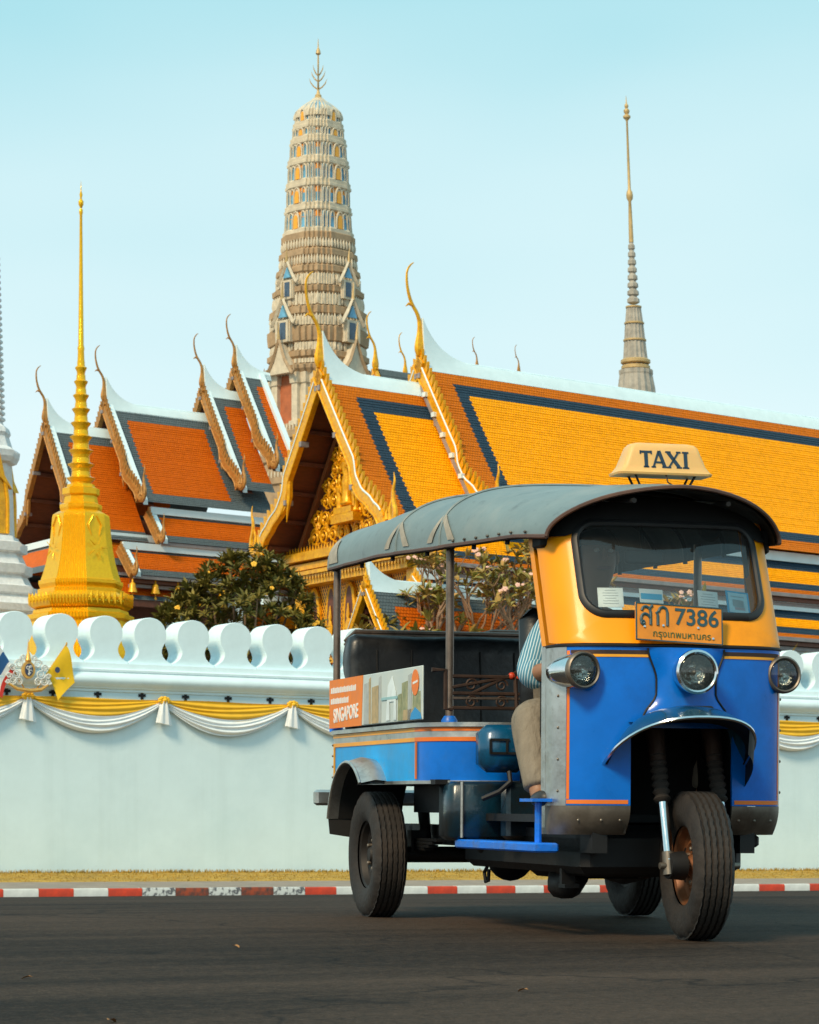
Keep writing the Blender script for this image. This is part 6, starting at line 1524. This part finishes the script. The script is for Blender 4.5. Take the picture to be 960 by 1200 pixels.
def J(x, y, z, r, r2=None): return (tuple(Vector((x, y, z)) - D), r, r2 or r)
body = {'pelvis': J(1.34, -.10, .85, .13, .15), 'waist': J(1.33, -.10, 1.00, .11, .14), 'chest': J(1.36, -.10, 1.18, .12, .16), 'neckb': J(1.40, -.10, 1.31, .06), 'neck': J(1.42, -.10, 1.37, .05), 'head0': J(1.44, -.10, 1.43, .075, .072), 'head1': J(1.45, -.10, 1.51, .088, .08), 'head2': J(1.44, -.10, 1.575, .065)}
ed = [('pelvis', 'waist'), ('waist', 'chest'), ('chest', 'neckb'), ('neckb', 'neck'), ('neck', 'head0'), ('head0', 'head1'), ('head1', 'head2')]
for s_, t in ((-1, 'r'), (1, 'l')):
    y = -.10
    if s_ < 0: sh, el, wr, hip, kn, an, to = (1.38, y-.17, 1.25), (1.50, -.405, 1.015), (1.68, -.35, 1.045), (1.38, y-.10, .84), (1.62, -.445, .855), (1.76, -.445, .57), (1.90, -.455, .535)
    else: sh, el, wr, hip, kn, an, to = (1.38, y+.17, 1.25), (1.46, .22, 1.01), (1.68, .28, 1.045), (1.38, y+.10, .84), (1.64, .22, .86), (1.72, .24, .57), (1.86, .25, .535)
    body.update({'sh'+t: J(*sh, .07), 'el'+t: J(*el, .046), 'wr'+t: J(*wr, .030), 'palm'+t: J(wr[0]+.05, wr[1], wr[2]+.005, .036, .022), 'hip'+t: J(*hip, .10), 'kn'+t: J(*kn, .062), 'an'+t: J(*an, .042), 'heel'+t: J(an[0]+.03, an[1], an[2]-.04, .036), 'toe'+t: J(*to, .030, .04)})
    ed += [('chest', 'sh'+t), ('sh'+t, 'el'+t), ('el'+t, 'wr'+t), ('wr'+t, 'palm'+t), ('pelvis', 'hip'+t), ('hip'+t, 'kn'+t), ('kn'+t, 'an'+t), ('an'+t, 'heel'+t), ('heel'+t, 'toe'+t)]
bo = skin('body', body, ed, SKIN, person)
q = lambda n, k=1.: (body[n][0], body[n][1]*k+.012, body[n][2]*k+.012)
shirt = {n: q(n, 1.04) for n in ('pelvis', 'waist', 'chest', 'neckb', 'shr', 'shl', 'elr', 'ell')}
shirt['neckb'] = (body['neckb'][0], .062, .062)
for t in 'rl':
    e0, w0 = Vector(body['el'+t][0]), Vector(body['wr'+t][0]); shirt['el'+t] = (body['el'+t][0], .064, .064); shirt['cuff'+t] = (tuple(e0.lerp(w0, .30)), .062, .062); shirt['cuff2'+t] = (tuple(e0.lerp(w0, .45)), .064, .064)
skin('shirt', shirt, [('pelvis', 'waist'), ('waist', 'chest'), ('chest', 'neckb')] + [e_ for t in 'rl' for e_ in (('chest', 'sh'+t), ('sh'+t, 'el'+t), ('el'+t, 'cuff'+t), ('cuff'+t, 'cuff2'+t))], SHIRT, person)
tr = {'pelvis': (body['pelvis'][0], .145, .165)}
for t in 'rl':
    k0, a0 = Vector(body['kn'+t][0]), Vector(body['an'+t][0])
    tr.update({'hip'+t: (body['hip'+t][0], .115, .115), 'kn'+t: (body['kn'+t][0], .082, .085), 'mid'+t: (tuple(k0.lerp(a0, .5)), .072, .07), 'an'+t: (tuple(k0.lerp(a0, .93)), .062, .062), 'hem'+t: (tuple(k0.lerp(a0, 1.02)), .064, .064)})
skin('trousers', tr, [e_ for t in 'rl' for e_ in (('pelvis', 'hip'+t), ('hip'+t, 'kn'+t), ('kn'+t, 'mid'+t), ('mid'+t, 'an'+t), ('an'+t, 'hem'+t))], KHAKI, person)
for t in 'rl':
    a0, h0, t0 = (Vector(body[k+t][0]) for k in ('an', 'heel', 'toe')); skin('shoe', {'a': (tuple(a0.lerp(h0, .7)), .045, .045), 'h': (tuple(h0 + Vector((0, 0, -.004))), .047, .04), 'm': (tuple(h0.lerp(t0, .6)), .045, .04), 't': (tuple(t0 + Vector((.03, 0, -.004))), .04, .03)}, [('a', 'h'), ('h', 'm'), ('m', 't')], SHOE, person)
    # fingers and thumb closed round the grip
    p0 = Vector(body['palm'+t][0]); sg_ = -1 if t == 'r' else 1
    for k in range(4):
        y = (k-1.5)*.019; mb = MB(); L = (.9, 1., .95, .78)[k]
        mb.tube([p0 + Vector((.0, y, .012)), p0 + Vector((.030*L, y, .018)), p0 + Vector((.048*L, y, .0)), p0 + Vector((.036*L, y, -.024)), p0 + Vector((.014*L, y, -.028))], [.0095, .0092, .0088, .008, .006], 7); mb.build('finger', SKIN, bo)
    mb = MB(); mb.tube([p0 + Vector((-.02, -sg_*.028, 0)), p0 + Vector((.0, -sg_*.045, -.008)), p0 + Vector((.022, -sg_*.042, -.022)), p0 + Vector((.034, -sg_*.028, -.026))], [.011, .0105, .0095, .007], 7); mb.build('thumb', SKIN, bo)
H0 = Vector((1.45, -.10, 1.505)) - D
mb = MB(); mb.tube([H0 + Vector((.083, 0, .022)), H0 + Vector((.105, 0, -.012)), H0 + Vector((.088, 0, -.022))], [.009, .015, .008], 8); mb.build('nose', SKIN, bo)
for s_ in (-1, 1):
    mb = MB(); mb.sphere(H0 + Vector((.0, s_*.083, -.005)), (.018, .010, .03), 8, 6); mb.build('ear', SKIN, bo)
    mb = MB(); mb.sphere(H0 + Vector((.076, s_*.03, .018)), (.010, .013, .008), 8, 6); mb.build('eye', mat('eye', (.6, .58, .55), .3, var=.05), bo)
mb = MB(); mb.tube([H0 + Vector((.078, -.026, -.052)), H0 + Vector((.086, 0, -.054)), H0 + Vector((.078, .026, -.052))], .006, 6); mb.build('mouth', mat('lips', (.25, .09, .07), .5, var=.1), bo)
mb = MB(); rings = []
for i in range(9):
    a = PI/2*i/8; rings.append([tuple(H0 + Vector((-.012 + .098*math.sin(a)*math.cos(p)*(1.0), .092*math.sin(a)*math.sin(p), .038 + .075*math.cos(a) - (.075*max(0, -math.cos(p))*(i/8)**2)))) for p in [2*PI*k/20 for k in range(20)]])
mb.loft(rings, caps=False); mb.build('hair', HAIR, person, 60)

# fallen leaves on the road
rg = random.Random(9); DRY = mat('dry_fallen_leaf', (.35, .16, .05), .8, var=.3)
for px, py in ((33, 1147), (615, 1162), (132, 1198), (275, 1110)):
    Y = 8.
    for _ in range(40):
        X = (px-480)*Y/FPX; Y = max(5, (ZC-road_z(X, Y))*FPX/(py-HOR))
    mb = MB(); leaf(mb, Vector((-.015, 0, 0)), Vector((1, .3, .15)), Vector((0, 0, 1)), .035, .018, .4)
    o = mb.build('fallen_leaf', DRY, smooth=0, recalc=False); o.location = (X, Y, road_z(X, Y)+.006); o.rotation_euler = (0, 0, rg.uniform(0, 6))
    tag(o, 'small dry brown leaf lying on the asphalt', 'leaf', 'fallen leaves on the road')
